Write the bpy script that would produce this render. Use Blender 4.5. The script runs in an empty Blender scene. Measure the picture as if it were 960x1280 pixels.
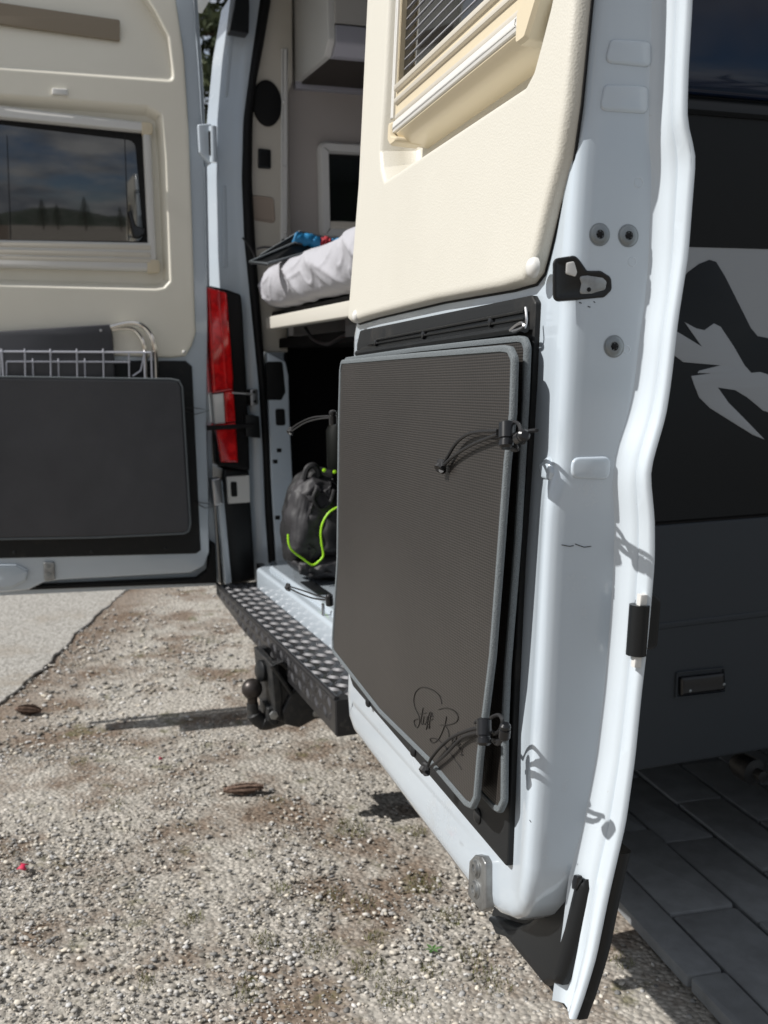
import bpy, bmesh, math, random
import numpy as np
from mathutils import Vector, Matrix
from mathutils import noise as mnoise
from mathutils.geometry import tessellate_polygon
random.seed(7); rng = np.random.default_rng(7)
SC = bpy.context.scene
COL = SC.collection
R = math.radians
# ------------------------------------------------------------------ camera
FPX = 1309.0
hd, pit, rol = R(70), math.atan(183/FPX), R(-0.9)
CAM = Vector((1.658, -.532, 1.1))
F0 = Vector((-math.sin(hd), math.cos(hd), 0)); R0 = Vector((math.cos(hd), math.sin(hd), 0)); ZZ = Vector((0, 0, 1))
CF = math.cos(pit)*F0 - math.sin(pit)*ZZ; CU0 = math.cos(pit)*ZZ + math.sin(pit)*F0
CR = math.cos(rol)*R0 + math.sin(rol)*CU0; CU = math.cos(rol)*CU0 - math.sin(rol)*R0
cd = bpy.data.cameras.new('camera'); cam = bpy.data.objects.new('camera', cd); COL.objects.link(cam)
cd.sensor_fit = 'HORIZONTAL'; cd.sensor_width = 24; cd.lens = 24*FPX/960
cd.clip_start = .02; cd.clip_end = 5000
cd.dof.use_dof = True; cd.dof.focus_distance = 1.12; cd.dof.aperture_fstop = 9.5
cam.matrix_world = Matrix(((CR.x, CU.x, -CF.x, CAM.x), (CR.y, CU.y, -CF.y, CAM.y), (CR.z, CU.z, -CF.z, CAM.z), (0, 0, 0, 1)))
SC.camera = cam
# ------------------------------------------------------------------ sky and sun
SUND = Vector((.10, .97, -1)).normalized()
w = bpy.data.worlds.new('World'); SC.world = w; w.use_nodes = True
nt = w.node_tree; bg = nt.nodes['Background']; bg.inputs['Strength'].default_value = .092
sky = nt.nodes.new('ShaderNodeTexSky'); sky.sky_type = 'NISHITA'; sky.sun_disc = False
sky.sun_elevation = math.asin(-SUND.z); sky.sun_rotation = math.atan2(-SUND.x, -SUND.y)
tc = nt.nodes.new('ShaderNodeTexCoord'); mp = nt.nodes.new('ShaderNodeMapping'); mp.inputs['Scale'].default_value = (1, 1, 3)
ns = nt.nodes.new('ShaderNodeTexNoise'); ns.inputs['Scale'].default_value = 2.6; ns.inputs['Detail'].default_value = 8; ns.inputs['Roughness'].default_value = .58
rp = nt.nodes.new('ShaderNodeValToRGB'); rp.color_ramp.elements[0].position = .34; rp.color_ramp.elements[1].position = .52
ns2 = nt.nodes.new('ShaderNodeTexNoise'); ns2.inputs['Scale'].default_value = 6; ns2.inputs['Detail'].default_value = 6
rp2 = nt.nodes.new('ShaderNodeValToRGB'); rp2.color_ramp.elements[0].color = (2.4, 2.6, 3.0, 1); rp2.color_ramp.elements[1].color = (6.5, 6.5, 6.5, 1)
rp2.color_ramp.elements[0].position = .35; rp2.color_ramp.elements[1].position = .68
mx = nt.nodes.new('ShaderNodeMix'); mx.data_type = 'RGBA'
L = nt.links
L.new(tc.outputs['Generated'], mp.inputs[0]); L.new(mp.outputs[0], ns.inputs[0]); L.new(ns.outputs[0], rp.inputs[0])
L.new(mp.outputs[0], ns2.inputs[0]); L.new(ns2.outputs[0], rp2.inputs[0])
L.new(rp.outputs[0], mx.inputs[0]); L.new(sky.outputs[0], mx.inputs[6]); L.new(rp2.outputs[0], mx.inputs[7]); L.new(mx.outputs[2], bg.inputs[0])
sl = bpy.data.lights.new('sun', 'SUN'); sl.energy = 4.8; sl.angle = R(.55); sl.color = (1, .97, .93)
so = bpy.data.objects.new('sun', sl); COL.objects.link(so); so.rotation_euler = SUND.to_track_quat('-Z', 'Y').to_euler()
SC.view_settings.view_transform = 'Standard'; SC.view_settings.look = 'None'; SC.view_settings.exposure = .15; SC.view_settings.gamma = 1
SC.cycles.max_bounces = 8

# ------------------------------------------------------------------ helpers
def ray(x, y): return CF + (x-480)/FPX*CR - (y-640)/FPX*CU
class Frame:
    def __init__(s, O, U, V):
        s.O = Vector(O); s.U = Vector(U).normalized(); s.W = s.U.cross(Vector(V)).normalized(); s.V = s.W.cross(s.U)
    def p(s, u, v, w=0): return s.O + s.U*u + s.V*v + s.W*w
    def bp(s, x, y, w=0):          # where the sight line meets the plane at depth w, in the plane's own metres
        d = ray(x, y); o = s.O + s.W*w; t = (o-CAM).dot(s.W)/d.dot(s.W); q = CAM + d*t - s.O
        return (q.dot(s.U), q.dot(s.V))
    def bps(s, pts, w=0): return [s.bp(x, y, w) for x, y in pts]
FX = Frame((0, 0, 0), (0, 1, 0), (0, 0, 1))      # looks along x : u=y v=z w=x
FY = Frame((0, 0, 0), (1, 0, 0), (0, 0, 1))      # looks along y : u=x v=z w=-y
FZ = Frame((0, 0, 0), (1, 0, 0), (0, 1, 0))      # ground        : u=x v=y w=z
FR = Frame((0, -.092, 0), (.9976, -.0666, .0166), (0, .07, 1))        # right door
FL = Frame((-1.5, .05, 0), (.1123, .9933, -.0258), (0, 0, 1))   # left door

def area(p): return .5*sum(p[i-1][0]*p[i][1]-p[i][0]*p[i-1][1] for i in range(len(p)))
def ccw(p): return list(p) if area(p) > 0 else list(p)[::-1]
def rnd(pts, r, n=5):
    """fillet the corners of a closed polygon; r a number or a list"""
    out = []; N = len(pts)
    for i, b in enumerate(pts):
        rr = r[i] if isinstance(r, (list, tuple)) else r
        a = Vector(pts[i-1]); b = Vector(b); c = Vector(pts[(i+1) % N])
        e1 = a-b; e2 = c-b; l1, l2 = e1.length, e2.length
        if rr <= 0 or l1 < 1e-6 or l2 < 1e-6: out.append(tuple(b)); continue
        e1 /= l1; e2 /= l2
        ang = math.acos(max(-1, min(1, e1.dot(e2)))); t = rr/max(1e-4, math.tan(ang/2)); t = min(t, .48*l1, .48*l2)
        p0 = b+e1*t; p1 = b+e2*t
        if ang > 2.9: out.append(tuple(b)); continue
        for k in range(n+1):
            s = k/n; out.append(tuple(p0*(1-s)**2 + b*2*s*(1-s) + p1*s*s))
    return out
def offs(p, d):
    """inset a ccw polygon by d"""
    N = len(p); out = []
    for i in range(N):
        a = Vector(p[i-1]); b = Vector(p[i]); c = Vector(p[(i+1) % N])
        e1 = (b-a); e2 = (c-b)
        e1 = e1.normalized() if e1.length > 1e-9 else e2.normalized(); e2 = e2.normalized() if e2.length > 1e-9 else e1
        n1 = Vector((-e1.y, e1.x)); n2 = Vector((-e2.y, e2.x)); m = n1+n2
        m = n1 if m.length < 1e-6 else m.normalized(); k = max(.5, m.dot(n1))
        out.append(tuple(b + m*(d/k)))
    return out
class MB:
    def __init__(s): s.v = []; s.f = []
    def add(s, vs, fs):
        o = len(s.v); s.v += [Vector(x) for x in vs]; s.f += [tuple(i+o for i in f) for f in fs]; return s
    def loft(s, fr, outline, prof, holes=None, cap0=False, cap=True, flat=0):
        """rings of the inset outline at given depths; prof = [(inset, w)...]; holes = [(outline, prof, closed)]"""
        outline = ccw(outline); N = len(outline); rings = []
        if cap and flat and not callable(prof[-1][1]): prof = list(prof)+[(prof[-1][0]+flat, prof[-1][1])]
        vs = []; fs = []
        for d, w_ in prof:
            r = offs(outline, d) if abs(d) > 1e-9 else outline; rings.append(r)
            vs += [fr.p(a, b, w_(a, b) if callable(w_) else w_) for a, b in r]
        for k in range(len(prof)-1):
            for i in range(N): fs.append((k*N+i, k*N+(i+1) % N, (k+1)*N+(i+1) % N, (k+1)*N+i))
        if cap0:
            for t in tessellate_polygon([[Vector((a, b, 0)) for a, b in rings[0]]]): fs.append(t)
        if cap:
            loops = [[Vector((a, b, 0)) for a, b in rings[-1]]]; idx = list(range((len(prof)-1)*N, len(prof)*N))
            for h in (holes or []):
                ho, hp, closed = h; ho = ccw(ho); M = len(ho); base = len(vs); hr = None
                for j, (d, w_) in enumerate(hp):
                    r = offs(ho, d); hr = hr or r
                    vs += [fr.p(a, b, w_(a, b) if callable(w_) else w_) for a, b in r]
                for k in range(len(hp)-1):
                    for i in range(M): fs.append((base+k*M+i, base+k*M+(i+1) % M, base+(k+1)*M+(i+1) % M, base+(k+1)*M+i))
                loops.append([Vector((a, b, 0)) for a, b in hr]); idx += list(range(base, base+M))
                if closed:
                    lb = base+(len(hp)-1)*M
                    for t in tessellate_polygon([[Vector((a, b, 0)) for a, b in r]]): fs.append(tuple(lb+i for i in t))
            for t in tessellate_polygon(loops): fs.append(tuple(idx[i] for i in t))
        return s.add(vs, fs)
    def plate(s, fr, outline, w0, w1, r=.002, holes=None, n=3):
        sg = 1 if w1 > w0 else -1; r = min(r, abs(w1-w0))
        prof = [(0, w0)] + [(r*(1-math.cos(k/n*math.pi/2)), w1-sg*r*(1-math.sin(k/n*math.pi/2))) for k in range(n+1)]
        return s.loft(fr, outline, prof, holes, cap0=True)
    def rect(s, fr, u0, u1, v0, v1, w0, w1, r=.002, cr=0):
        o = [(u0, v0), (u1, v0), (u1, v1), (u0, v1)]
        if cr: o = rnd(o, cr)
        return s.plate(fr, o, w0, w1, r)
    def tube(s, pts, r, n=8, closed=False):
        P = [Vector(p) for p in pts]; N = len(P); vs = []; fs = []; prev = None
        for i in range(N):
            a = P[i-1] if (i > 0 or closed) else P[i]; b = P[(i+1) % N] if (i < N-1 or closed) else P[i]
            t = (b-a).normalized()
            if prev is None: x = t.orthogonal().normalized()
            else:
                x = prev - t*prev.dot(t)
                x = x.normalized() if x.length > 1e-6 else t.orthogonal().normalized()
            prev = x; y = t.cross(x); rr = r[i] if isinstance(r, (list, tuple)) else r
            for k in range(n):
                q = 2*math.pi*k/n; vs.append(P[i]+(x*math.cos(q)+y*math.sin(q))*rr)
        for i in range(N if closed else N-1):
            j = (i+1) % N
            for k in range(n): fs.append((i*n+k, i*n+(k+1) % n, j*n+(k+1) % n, j*n+k))
        if not closed: fs.append(tuple(range(n))[::-1]); fs.append(tuple((N-1)*n+k for k in range(n)))
        return s.add(vs, fs)
    def lathe(s, O, ax, prof, n=20, squash=None):
        """prof = [(radius, height)] about axis ax through O"""
        O = Vector(O); ax = Vector(ax).normalized(); x = ax.orthogonal().normalized(); y = ax.cross(x); vs = []; fs = []
        for r_, h in prof:
            for k in range(n):
                q = 2*math.pi*k/n; vs.append(O+ax*h+(x*math.cos(q)+y*math.sin(q))*r_)
        for i in range(len(prof)-1):
            for k in range(n): fs.append((i*n+k, i*n+(k+1) % n, (i+1)*n+(k+1) % n, (i+1)*n+k))
        fs.append(tuple(range(n))[::-1]); fs.append(tuple((len(prof)-1)*n+k for k in range(n)))
        return s.add(vs, fs)
    def grid(s, rows):
        m = len(rows[0]); fs = []
        for i in range(len(rows)-1):
            for k in range(m-1): fs.append((i*m+k, i*m+k+1, (i+1)*m+k+1, (i+1)*m+k))
        return s.add([p for r_ in rows for p in r_], fs)
WL = {}
def empty(name, loc, label, cat, group=None, parent=None):
    o = bpy.data.objects.new(name, None); COL.objects.link(o); o.location = loc; o.empty_display_size = .1; WL[o.name] = Vector(loc)
    if label: o['label'] = label
    if cat: o['category'] = cat
    if group: o['group'] = group
    return o
def tag(o, label=None, cat=None, group=None, kind=None):
    for k, v in (('label', label), ('category', cat), ('group', group), ('kind', kind)):
        if v: o[k] = v
    return o
def mk(name, mb, mat, parent=None, sharp=35, recalc=True, smooth=True, label=None):
    V = np.array([tuple(v) for v in mb.v]); c = Vector(((V.min(0)+V.max(0))/2).tolist())
    if parent is None: c.z = float(V[:, 2].min())
    me = bpy.data.meshes.new(name); me.from_pydata([v-c for v in mb.v], [], mb.f)
    if recalc:
        bm = bmesh.new(); bm.from_mesh(me); bmesh.ops.recalc_face_normals(bm, faces=bm.faces); bm.to_mesh(me); bm.free()
    if smooth:
        me.polygons.foreach_set('use_smooth', [True]*len(me.polygons)); me.set_sharp_from_angle(angle=R(sharp))
    me.materials.append(mat)
    o = bpy.data.objects.new(name, me); COL.objects.link(o)
    if parent is not None: o.parent = parent; o.location = c-WL[parent.name]
    else: o.location = c
    WL[o.name] = c
    if label: o['label'] = label
    return o
def dup(o, delta, parent):
    c = o.copy(); COL.objects.link(c); c.parent = parent; c.location = o.location+Vector(delta); WL[c.name] = WL[o.name]+Vector(delta); return c
def spline(pts, n=8, closed=False):
    P = [Vector(p) for p in pts]; N = len(P); out = []
    for i in range(N if closed else N-1):
        p0 = P[i-1] if (i > 0 or closed) else P[i]; p1 = P[i]; p2 = P[(i+1) % N]; p3 = P[(i+2) % N] if (i+2 < N or closed) else P[i+1]
        for k in range(n):
            t = k/n
            out.append(.5*((2*p1)+(p2-p0)*t+(2*p0-5*p1+4*p2-p3)*t*t+(3*p1-p0-3*p2+p3)*t**3))
    if not closed: out.append(P[-1])
    return out
def interp(curve, v):
    c = sorted(curve); xs = [a for a, _ in c]; ys = [b for _, b in c]; return float(np.interp(v, xs, ys))

# ------------------------------------------------------------------ materials
def mat(name, col, rough=.5, metal=0, bump=None, var=None, coat=0, spec=.5, ior=None, sheen=0, dirt=None, extra=None):
    m = bpy.data.materials.new(name); m.use_nodes = True; t = m.node_tree; b = t.nodes['Principled BSDF']
    b.inputs['Base Color'].default_value = (*col, 1); b.inputs['Roughness'].default_value = rough; b.inputs['Metallic'].default_value = metal
    b.inputs['Coat Weight'].default_value = coat; b.inputs['Coat Roughness'].default_value = .06; b.inputs['Specular IOR Level'].default_value = spec
    if ior: b.inputs['IOR'].default_value = ior
    if sheen: b.inputs['Sheen Weight'].default_value = sheen
    g = t.nodes.new('ShaderNodeNewGeometry'); pos = g.outputs['Position']
    def N(ty, **k):
        n = t.nodes.new(ty)
        for a, v in k.items(): n.inputs[a.replace('_', ' ')].default_value = v
        return n
    cs = None
    if var:    # (scale, colour2, lo, hi)
        n = N('ShaderNodeTexNoise', Scale=var[0], Detail=6.0, Roughness=.6); t.links.new(pos, n.inputs[0])
        r = t.nodes.new('ShaderNodeValToRGB'); r.color_ramp.elements[0].position = var[2]; r.color_ramp.elements[1].position = var[3]
        r.color_ramp.elements[0].color = (*col, 1); r.color_ramp.elements[1].color = (*var[1], 1)
        t.links.new(n.outputs[0], r.inputs[0]); t.links.new(r.outputs[0], b.inputs['Base Color']); cs = r.outputs[0]
    if dirt:   # (scale, colour, lo, hi) thin specks over everything
        n = N('ShaderNodeTexNoise', Scale=dirt[0], Detail=9.0, Roughness=.72); t.links.new(pos, n.inputs[0])
        r = t.nodes.new('ShaderNodeValToRGB'); r.color_ramp.elements[0].position = dirt[2]; r.color_ramp.elements[1].position = dirt[3]
        t.links.new(n.outputs[0], r.inputs[0]); x = t.nodes.new('ShaderNodeMix'); x.data_type = 'RGBA'
        x.inputs[6].default_value = (*col, 1); x.inputs[7].default_value = (*dirt[1], 1)
        if cs: t.links.new(cs, x.inputs[6])
        t.links.new(r.outputs[0], x.inputs[0]); t.links.new(x.outputs[2], b.inputs['Base Color'])
        rr = t.nodes.new('ShaderNodeMapRange'); rr.inputs[3].default_value = rough; rr.inputs[4].default_value = .7
        t.links.new(r.outputs[0], rr.inputs[0]); t.links.new(rr.outputs[0], b.inputs['Roughness'])
    if bump:   # (kind, scale, strength, distance)
        if bump[0] == 'noise': n = N('ShaderNodeTexNoise', Scale=bump[1], Detail=3.0); o = n.outputs[0]
        elif bump[0] == 'vor': n = N('ShaderNodeTexVoronoi', Scale=bump[1]); n.feature = 'F1'; o = n.outputs[0]
        t.links.new(pos, n.inputs[0])
        bn = t.nodes.new('ShaderNodeBump'); bn.inputs['Strength'].default_value = bump[2]; bn.inputs['Distance'].default_value = bump[3]
        t.links.new(o, bn.inputs['Height']); t.links.new(bn.outputs[0], b.inputs['Normal'])
    if extra: extra(t, b, pos, N)
    return m
def weave(fr_u, fr_v, pitch, c1, c2, pu=None):
    def f(t, b, pos, N):
        outs = []
        for ax, ph in ((fr_u, 0), (fr_v, 0)):
            d = t.nodes.new('ShaderNodeVectorMath'); d.operation = 'DOT_PRODUCT'; d.inputs[1].default_value = tuple(Vector(ax)*(2*math.pi/(pitch if ax is fr_v else pu or pitch))); t.links.new(pos, d.inputs[0])
            s_ = t.nodes.new('ShaderNodeMath'); s_.operation = 'SINE'; t.links.new(d.outputs['Value'], s_.inputs[0]); outs.append(s_.outputs[0])
        m_ = t.nodes.new('ShaderNodeMath'); m_.operation = 'MULTIPLY_ADD'; t.links.new(outs[0], m_.inputs[0]); m_.inputs[1].default_value = .55; t.links.new(outs[1], m_.inputs[2])
        r = t.nodes.new('ShaderNodeValToRGB'); r.color_ramp.elements[0].position = 0; r.color_ramp.elements[0].position = .25; r.color_ramp.elements[1].position = .7
        r.color_ramp.elements[0].color = (*c1, 1); r.color_ramp.elements[1].color = (*c2, 1)
        a = t.nodes.new('ShaderNodeMapRange'); a.inputs[1].default_value = -1.5; a.inputs[2].default_value = 1.5; t.links.new(m_.outputs[0], a.inputs[0]); t.links.new(a.outputs[0], r.inputs[0])
        n = N('ShaderNodeTexNoise', Scale=5.0, Detail=3.0); t.links.new(pos, n.inputs[0])
        x = t.nodes.new('ShaderNodeMix'); x.data_type = 'RGBA'; x.blend_type = 'MULTIPLY'; x.inputs[0].default_value = .5
        t.links.new(r.outputs[0], x.inputs[6]); t.links.new(n.outputs[0], x.inputs[7]); t.links.new(x.outputs[2], b.inputs['Base Color'])
        bn = t.nodes.new('ShaderNodeBump'); bn.inputs['Strength'].default_value = .5; bn.inputs['Distance'].default_value = .0004
        t.links.new(a.outputs[0], bn.inputs['Height']); t.links.new(bn.outputs[0], b.inputs['Normal'])
    return f
WHITE = mat('white_paint', (.50, .565, .625), .24, coat=1, dirt=(9, (.40, .41, .41), .60, .85), bump=('noise', 5, .08, .01))
WHITE_D = mat('white_paint_worn', (.57, .63, .68), .28, coat=.5, dirt=(70, (.35, .34, .31), .66, .72))
CREAM_SUN = mat('cream_leatherette_sun', (.59, .57, .505), .46, bump=('vor', 460, .26, .0007), var=(3, (.55, .53, .465), .45, .8))  # same cream on both doors, toned down here for the sunlit one
CREAM_SHADE = mat('cream_trim_shade', (.77, .74, .645), .48, bump=('noise', 500, .12, .0005), var=(2.5, (.72, .69, .59), .4, .8))  # the same cream lightened to make up for the far door's shade
CREAMP = mat('cream_plastic', (.62, .54, .39), .38)
OFFW = mat('offwhite_plastic', (.64, .635, .61), .35)
BLINDM = mat('blind_rail_beige', (.58, .54, .46), .32, coat=.3)
GREYIN = mat('interior_wall_lining', (.36, .33, .31), .8, bump=('noise', 300, .2, .0005))
CABM = mat('cabinet_light_grey', (.50, .50, .48), .4)
CABR = mat('cabinet_rail_grey', (.30, .30, .34), .4)
BLACKP = mat('black_plastic', (.008, .009, .010), .36, spec=.35, dirt=(25, (.045, .045, .042), .62, .75))
BLACKS = mat('black_rubber', (.006, .006, .0065), .6, spec=.25)
BPANEL = mat('black_door_panel', (.013, .014, .015), .5, bump=('noise', 900, .25, .0004), dirt=(12, (.035, .033, .030), .55, .75), spec=.25)
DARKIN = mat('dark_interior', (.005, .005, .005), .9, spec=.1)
METAL = mat('steel', (.45, .45, .46), .32, 1, bump=('noise', 120, .1, .0005))
GALV = mat('zinc_metal', (.36, .37, .37), .45, .9, var=(60, (.22, .22, .22), .4, .7))
BOLTM = mat('bolt_steel', (.25, .27, .28), .38, .9)
CHROME = mat('polished_tube', (.72, .71, .68), .15, 1)
WIREM = mat('pale_coated_wire', (.55, .56, .62), .35, .3)
MESHF = mat('dark_mesh_fabric', (.05, .045, .04), .42, spec=.5, extra=weave(FR.U, FR.V, .0027, (.016, .0142, .013), (.052, .046, .041), .0046))
PIPE = mat('grey_edge_binding', (.10, .115, .125), .7, bump=('vor', 1100, .6, .0008), var=(900, (.15, .17, .18), .4, .6))
BAGL = mat('charcoal_vinyl', (.040, .041, .047), .45, bump=('noise', 3, .22, .03), var=(4, (.055, .055, .062), .35, .7))
CORD = mat('black_elastic_cord', (.010, .010, .011), .5)
LOCK = mat('black_cord_lock', (.008, .0085, .01), .28)
INK = mat('printed_script_black', (.008, .007, .006), .5)
GLASS = mat('dark_window_glass', (.005, .006, .007), .04, spec=.8, ior=1.75)
GLASS_SKY = mat('side_glass_sky_blue', (.002, .008, .028), .05, spec=.5, ior=1.5)  # blue base colour stands in for the reflected sky
REDL = mat('red_lamp_lens', (.80, .010, .012), .12, coat=1, bump=('noise', 60, .25, .002), var=(30, (.50, .004, .007), .45, .6))
WLENS = mat('clear_lamp_lens', (.72, .72, .70), .12, coat=1, bump=('noise', 70, .3, .002))
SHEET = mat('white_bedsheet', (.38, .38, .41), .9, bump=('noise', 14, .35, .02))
BEDW = mat('bed_board_white', (.58, .56, .50), .45)
BLUEF = mat('blue_fabric', (.01, .17, .36), .6); REDF = mat('red_fabric', (.30, .01, .02), .7)
PACKM = mat('grey_backpack_nylon', (.026, .025, .028), .6, bump=('noise', 60, .4, .002))
PACKB = mat('black_backpack_nylon', (.008, .008, .009), .6, bump=('noise', 50, .4, .002))
LIME = mat('lime_piping', (.42, .85, .02), .5)
TREAD = mat('black_tread_plate', (.022, .022, .024), .38, .3, coat=.1, dirt=(40, (.10, .095, .085), .56, .72))
HITCHM = mat('black_hitch_steel', (.020, .021, .022), .5, .2, dirt=(60, (.06, .055, .05), .5, .7))
RUST = mat('tow_ball_steel', (.055, .048, .045), .4, .7)
VSIDE = mat('dark_side_vinyl', (.006, .008, .010), .40, spec=.25)
VLOW = mat('dark_side_cladding', (.032, .038, .045), .5, spec=.3, bump=('noise', 700, .1, .0003))
VGREY = mat('silver_side_paint', (.34, .36, .38), .4, spec=.3)
RUBB = mat('tyre_rubber', (.02, .02, .02), .8)

# ================================================================== SETTING
E0, E1 = Vector(FZ.bp(152, 743)), Vector(FZ.bp(0, 885)); ed = (E1-E0).normalized(); en = Vector((ed.y, -ed.x));
if en.x > 0: en = -en
def ground_mat():
    def f(t, b, pos, N):
        def noise(sc, det=6.0, ro=.6):
            n = N('ShaderNodeTexNoise', Scale=sc, Detail=det, Roughness=ro); t.links.new(pos, n.inputs[0]); return n.outputs[0]
        def ramp(src, a, b_, ca, cb):
            r = t.nodes.new('ShaderNodeValToRGB'); r.color_ramp.elements[0].position = a; r.color_ramp.elements[1].position = b_
            r.color_ramp.elements[0].color = (*ca, 1); r.color_ramp.elements[1].color = (*cb, 1); t.links.new(src, r.inputs[0]); return r.outputs[0]
        def mix(fac, a, c):
            x = t.nodes.new('ShaderNodeMix'); x.data_type = 'RGBA'; t.links.new(fac, x.inputs[0]); t.links.new(a, x.inputs[6]); t.links.new(c, x.inputs[7]); return x.outputs[2]
        base = ramp(noise(55, 8.0, .75), .36, .66, (.21, .195, .17), (.44, .415, .37))
        vo = N('ShaderNodeTexVoronoi', Scale=85.0); t.links.new(pos, vo.inputs[0])
        g = t.nodes.new('ShaderNodeSeparateColor'); t.links.new(vo.outputs['Color'], g.inputs[0])
        peb = ramp(g.outputs[0], .0, 1, (.22, .20, .175), (.60, .56, .50))
        fac = ramp(vo.outputs['Distance'], .30, .60, (.8, .8, .8), (0, 0, 0))
        c1 = mix(fac, base, peb)
        soil = ramp(noise(30, 5.0), .3, .7, (.085, .055, .035), (.19, .135, .095))
        c2 = mix(ramp(noise(3.1, 6.0, .65), .47, .60, (0, 0, 0), (.85, .85, .85)), c1, soil)
        moss = ramp(noise(60, 4.0), .3, .7, (.05, .055, .015), (.13, .12, .05))
        c3 = mix(ramp(noise(7.3, 6.0, .7), .57, .66, (0, 0, 0), (.65, .65, .65)), c2, moss)
        dd = t.nodes.new('ShaderNodeVectorMath'); dd.operation = 'DOT_PRODUCT'; dd.inputs[1].default_value = (en.x, en.y, 0); t.links.new(pos, dd.inputs[0])
        ms = t.nodes.new('ShaderNodeMath'); ms.operation = 'MULTIPLY_ADD'; ms.inputs[1].default_value = .35; t.links.new(noise(4.0, 5.0), ms.inputs[0]); t.links.new(dd.outputs['Value'], ms.inputs[2])
        mr = t.nodes.new('ShaderNodeMapRange'); k0 = E0.x*en.x+E0.y*en.y+.17; mr.inputs[1].default_value = k0-.30; mr.inputs[2].default_value = k0; t.links.new(ms.outputs[0], mr.inputs[0])
        mm = t.nodes.new('ShaderNodeMath'); mm.operation = 'MULTIPLY'; mm.inputs[1].default_value = .75; t.links.new(mr.outputs[0], mm.inputs[0])
        c3 = mix(mm.outputs[0], c3, soil)
        t.links.new(c3, b.inputs['Base Color'])
        bn = t.nodes.new('ShaderNodeBump'); bn.inputs['Strength'].default_value = .9; bn.inputs['Distance'].default_value = .006; bn.invert = True
        t.links.new(vo.outputs['Distance'], bn.inputs['Height']); t.links.new(bn.outputs[0], b.inputs['Normal'])
    return mat('gravel_ground', (.3, .28, .25), .9, spec=.2, extra=f)
GROUND = ground_mat()
ASPH = mat('pale_asphalt', (.20, .19, .17), .85, var=(75, (.40, .385, .355), .38, .58), bump=('noise', 120, .9, .006), spec=.2, dirt=(2.2, (.27, .235, .19), .52, .7))
PAVM = mat('concrete_paving', (.23, .24, .245), .85, var=(22, (.18, .185, .19), .35, .7), bump=('noise', 350, .4, .0015), spec=.2)
b = MB()
xs = np.concatenate(([-900, -200, -60, -20, -9], np.linspace(-6, 2.4, 85), [6, 20, 60, 200, 900])); ys = np.concatenate(([-900, -200, -50, -12, -4], np.linspace(-2, 3, 51), [6, 20, 60, 200, 900]))
def gz(x, y): return .003*math.sin(x*3.1+y*1.7)+.002*math.sin(x*7.3-y*5.1+1) if abs(x) < 8 and abs(y) < 5 else 0
b.grid([[(x, y, gz(x, y)) for x in xs] for y in ys])
gr = mk('ground', b, GROUND); tag(gr, 'pale gravel and packed dirt lot around the van', kind='structure')
# asphalt road, upper left, with a ragged edge
pts = []
for i in range(560):
    q = E0 - ed*14 + ed*(i*.04) + en*(.008*math.sin(i*.21)+.005*math.sin(i*.77)+.007*random.uniform(-1, 1)); pts.append((q.x, q.y))
far0 = E0+ed*9+en*40; far1 = E0-ed*14+en*40
b = MB(); b.plate(FZ, pts+[tuple(far0), tuple(far1)], .002, .010, .004)
tag(mk('road', b, ASPH, smooth=False), 'pale asphalt road beside the gravel', kind='structure')
# paved strip of concrete slabs at the right
def gpt(x, y): return Vector(FZ.bp(x, y, .03))
pv = MB(); pv.plate(FZ, [(-7, .66), (9, .66), (9, 9), (-7, 9)], .001, .012, .002)
PR = mk('pavement', pv, mat('pavement_bed', (.11, .10, .085), .95)); tag(PR, 'grey concrete slab pavement under the shaded side of the van', kind='structure')
pd = (gpt(912, 1280)-gpt(770, 1125)).normalized(); pn = Vector((-pd.y, pd.x)); po = gpt(841, 1203)
rows = [0]+[(gpt(*q)-po).dot(pn) for q in ((900, 1190), (840, 1070), (870, 1037))]
rows = sorted(rows); print('PAVE', pd, rows, po)
rows = [0, .075, .22, .35, .48, .61, .75, .90, 1.1, 1.35, 1.7]
for k in range(len(rows)-1):
    s_ = -2.2 + (.157*k % .37)
    while s_ < 2.6:
        ln = .37+random.uniform(-.03, .03) if k else .75
        a = rows[k]+.004; c = rows[k+1]-.004; jj = random.uniform(-.003, .003)
        q = [po+pd*(s_+.003)+pn*a, po+pd*(s_+ln-.003)+pn*(a+jj), po+pd*(s_+ln-.003)+pn*c, po+pd*(s_+.003)+pn*(c-jj)]
        b = MB(); h = .030+random.uniform(-.003, .003); b.plate(FZ, rnd([tuple(x) for x in q], .008, 2), .010, h, .003, n=2)
        mk('paving_slab', b, PAVM, PR); s_ += ln
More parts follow.
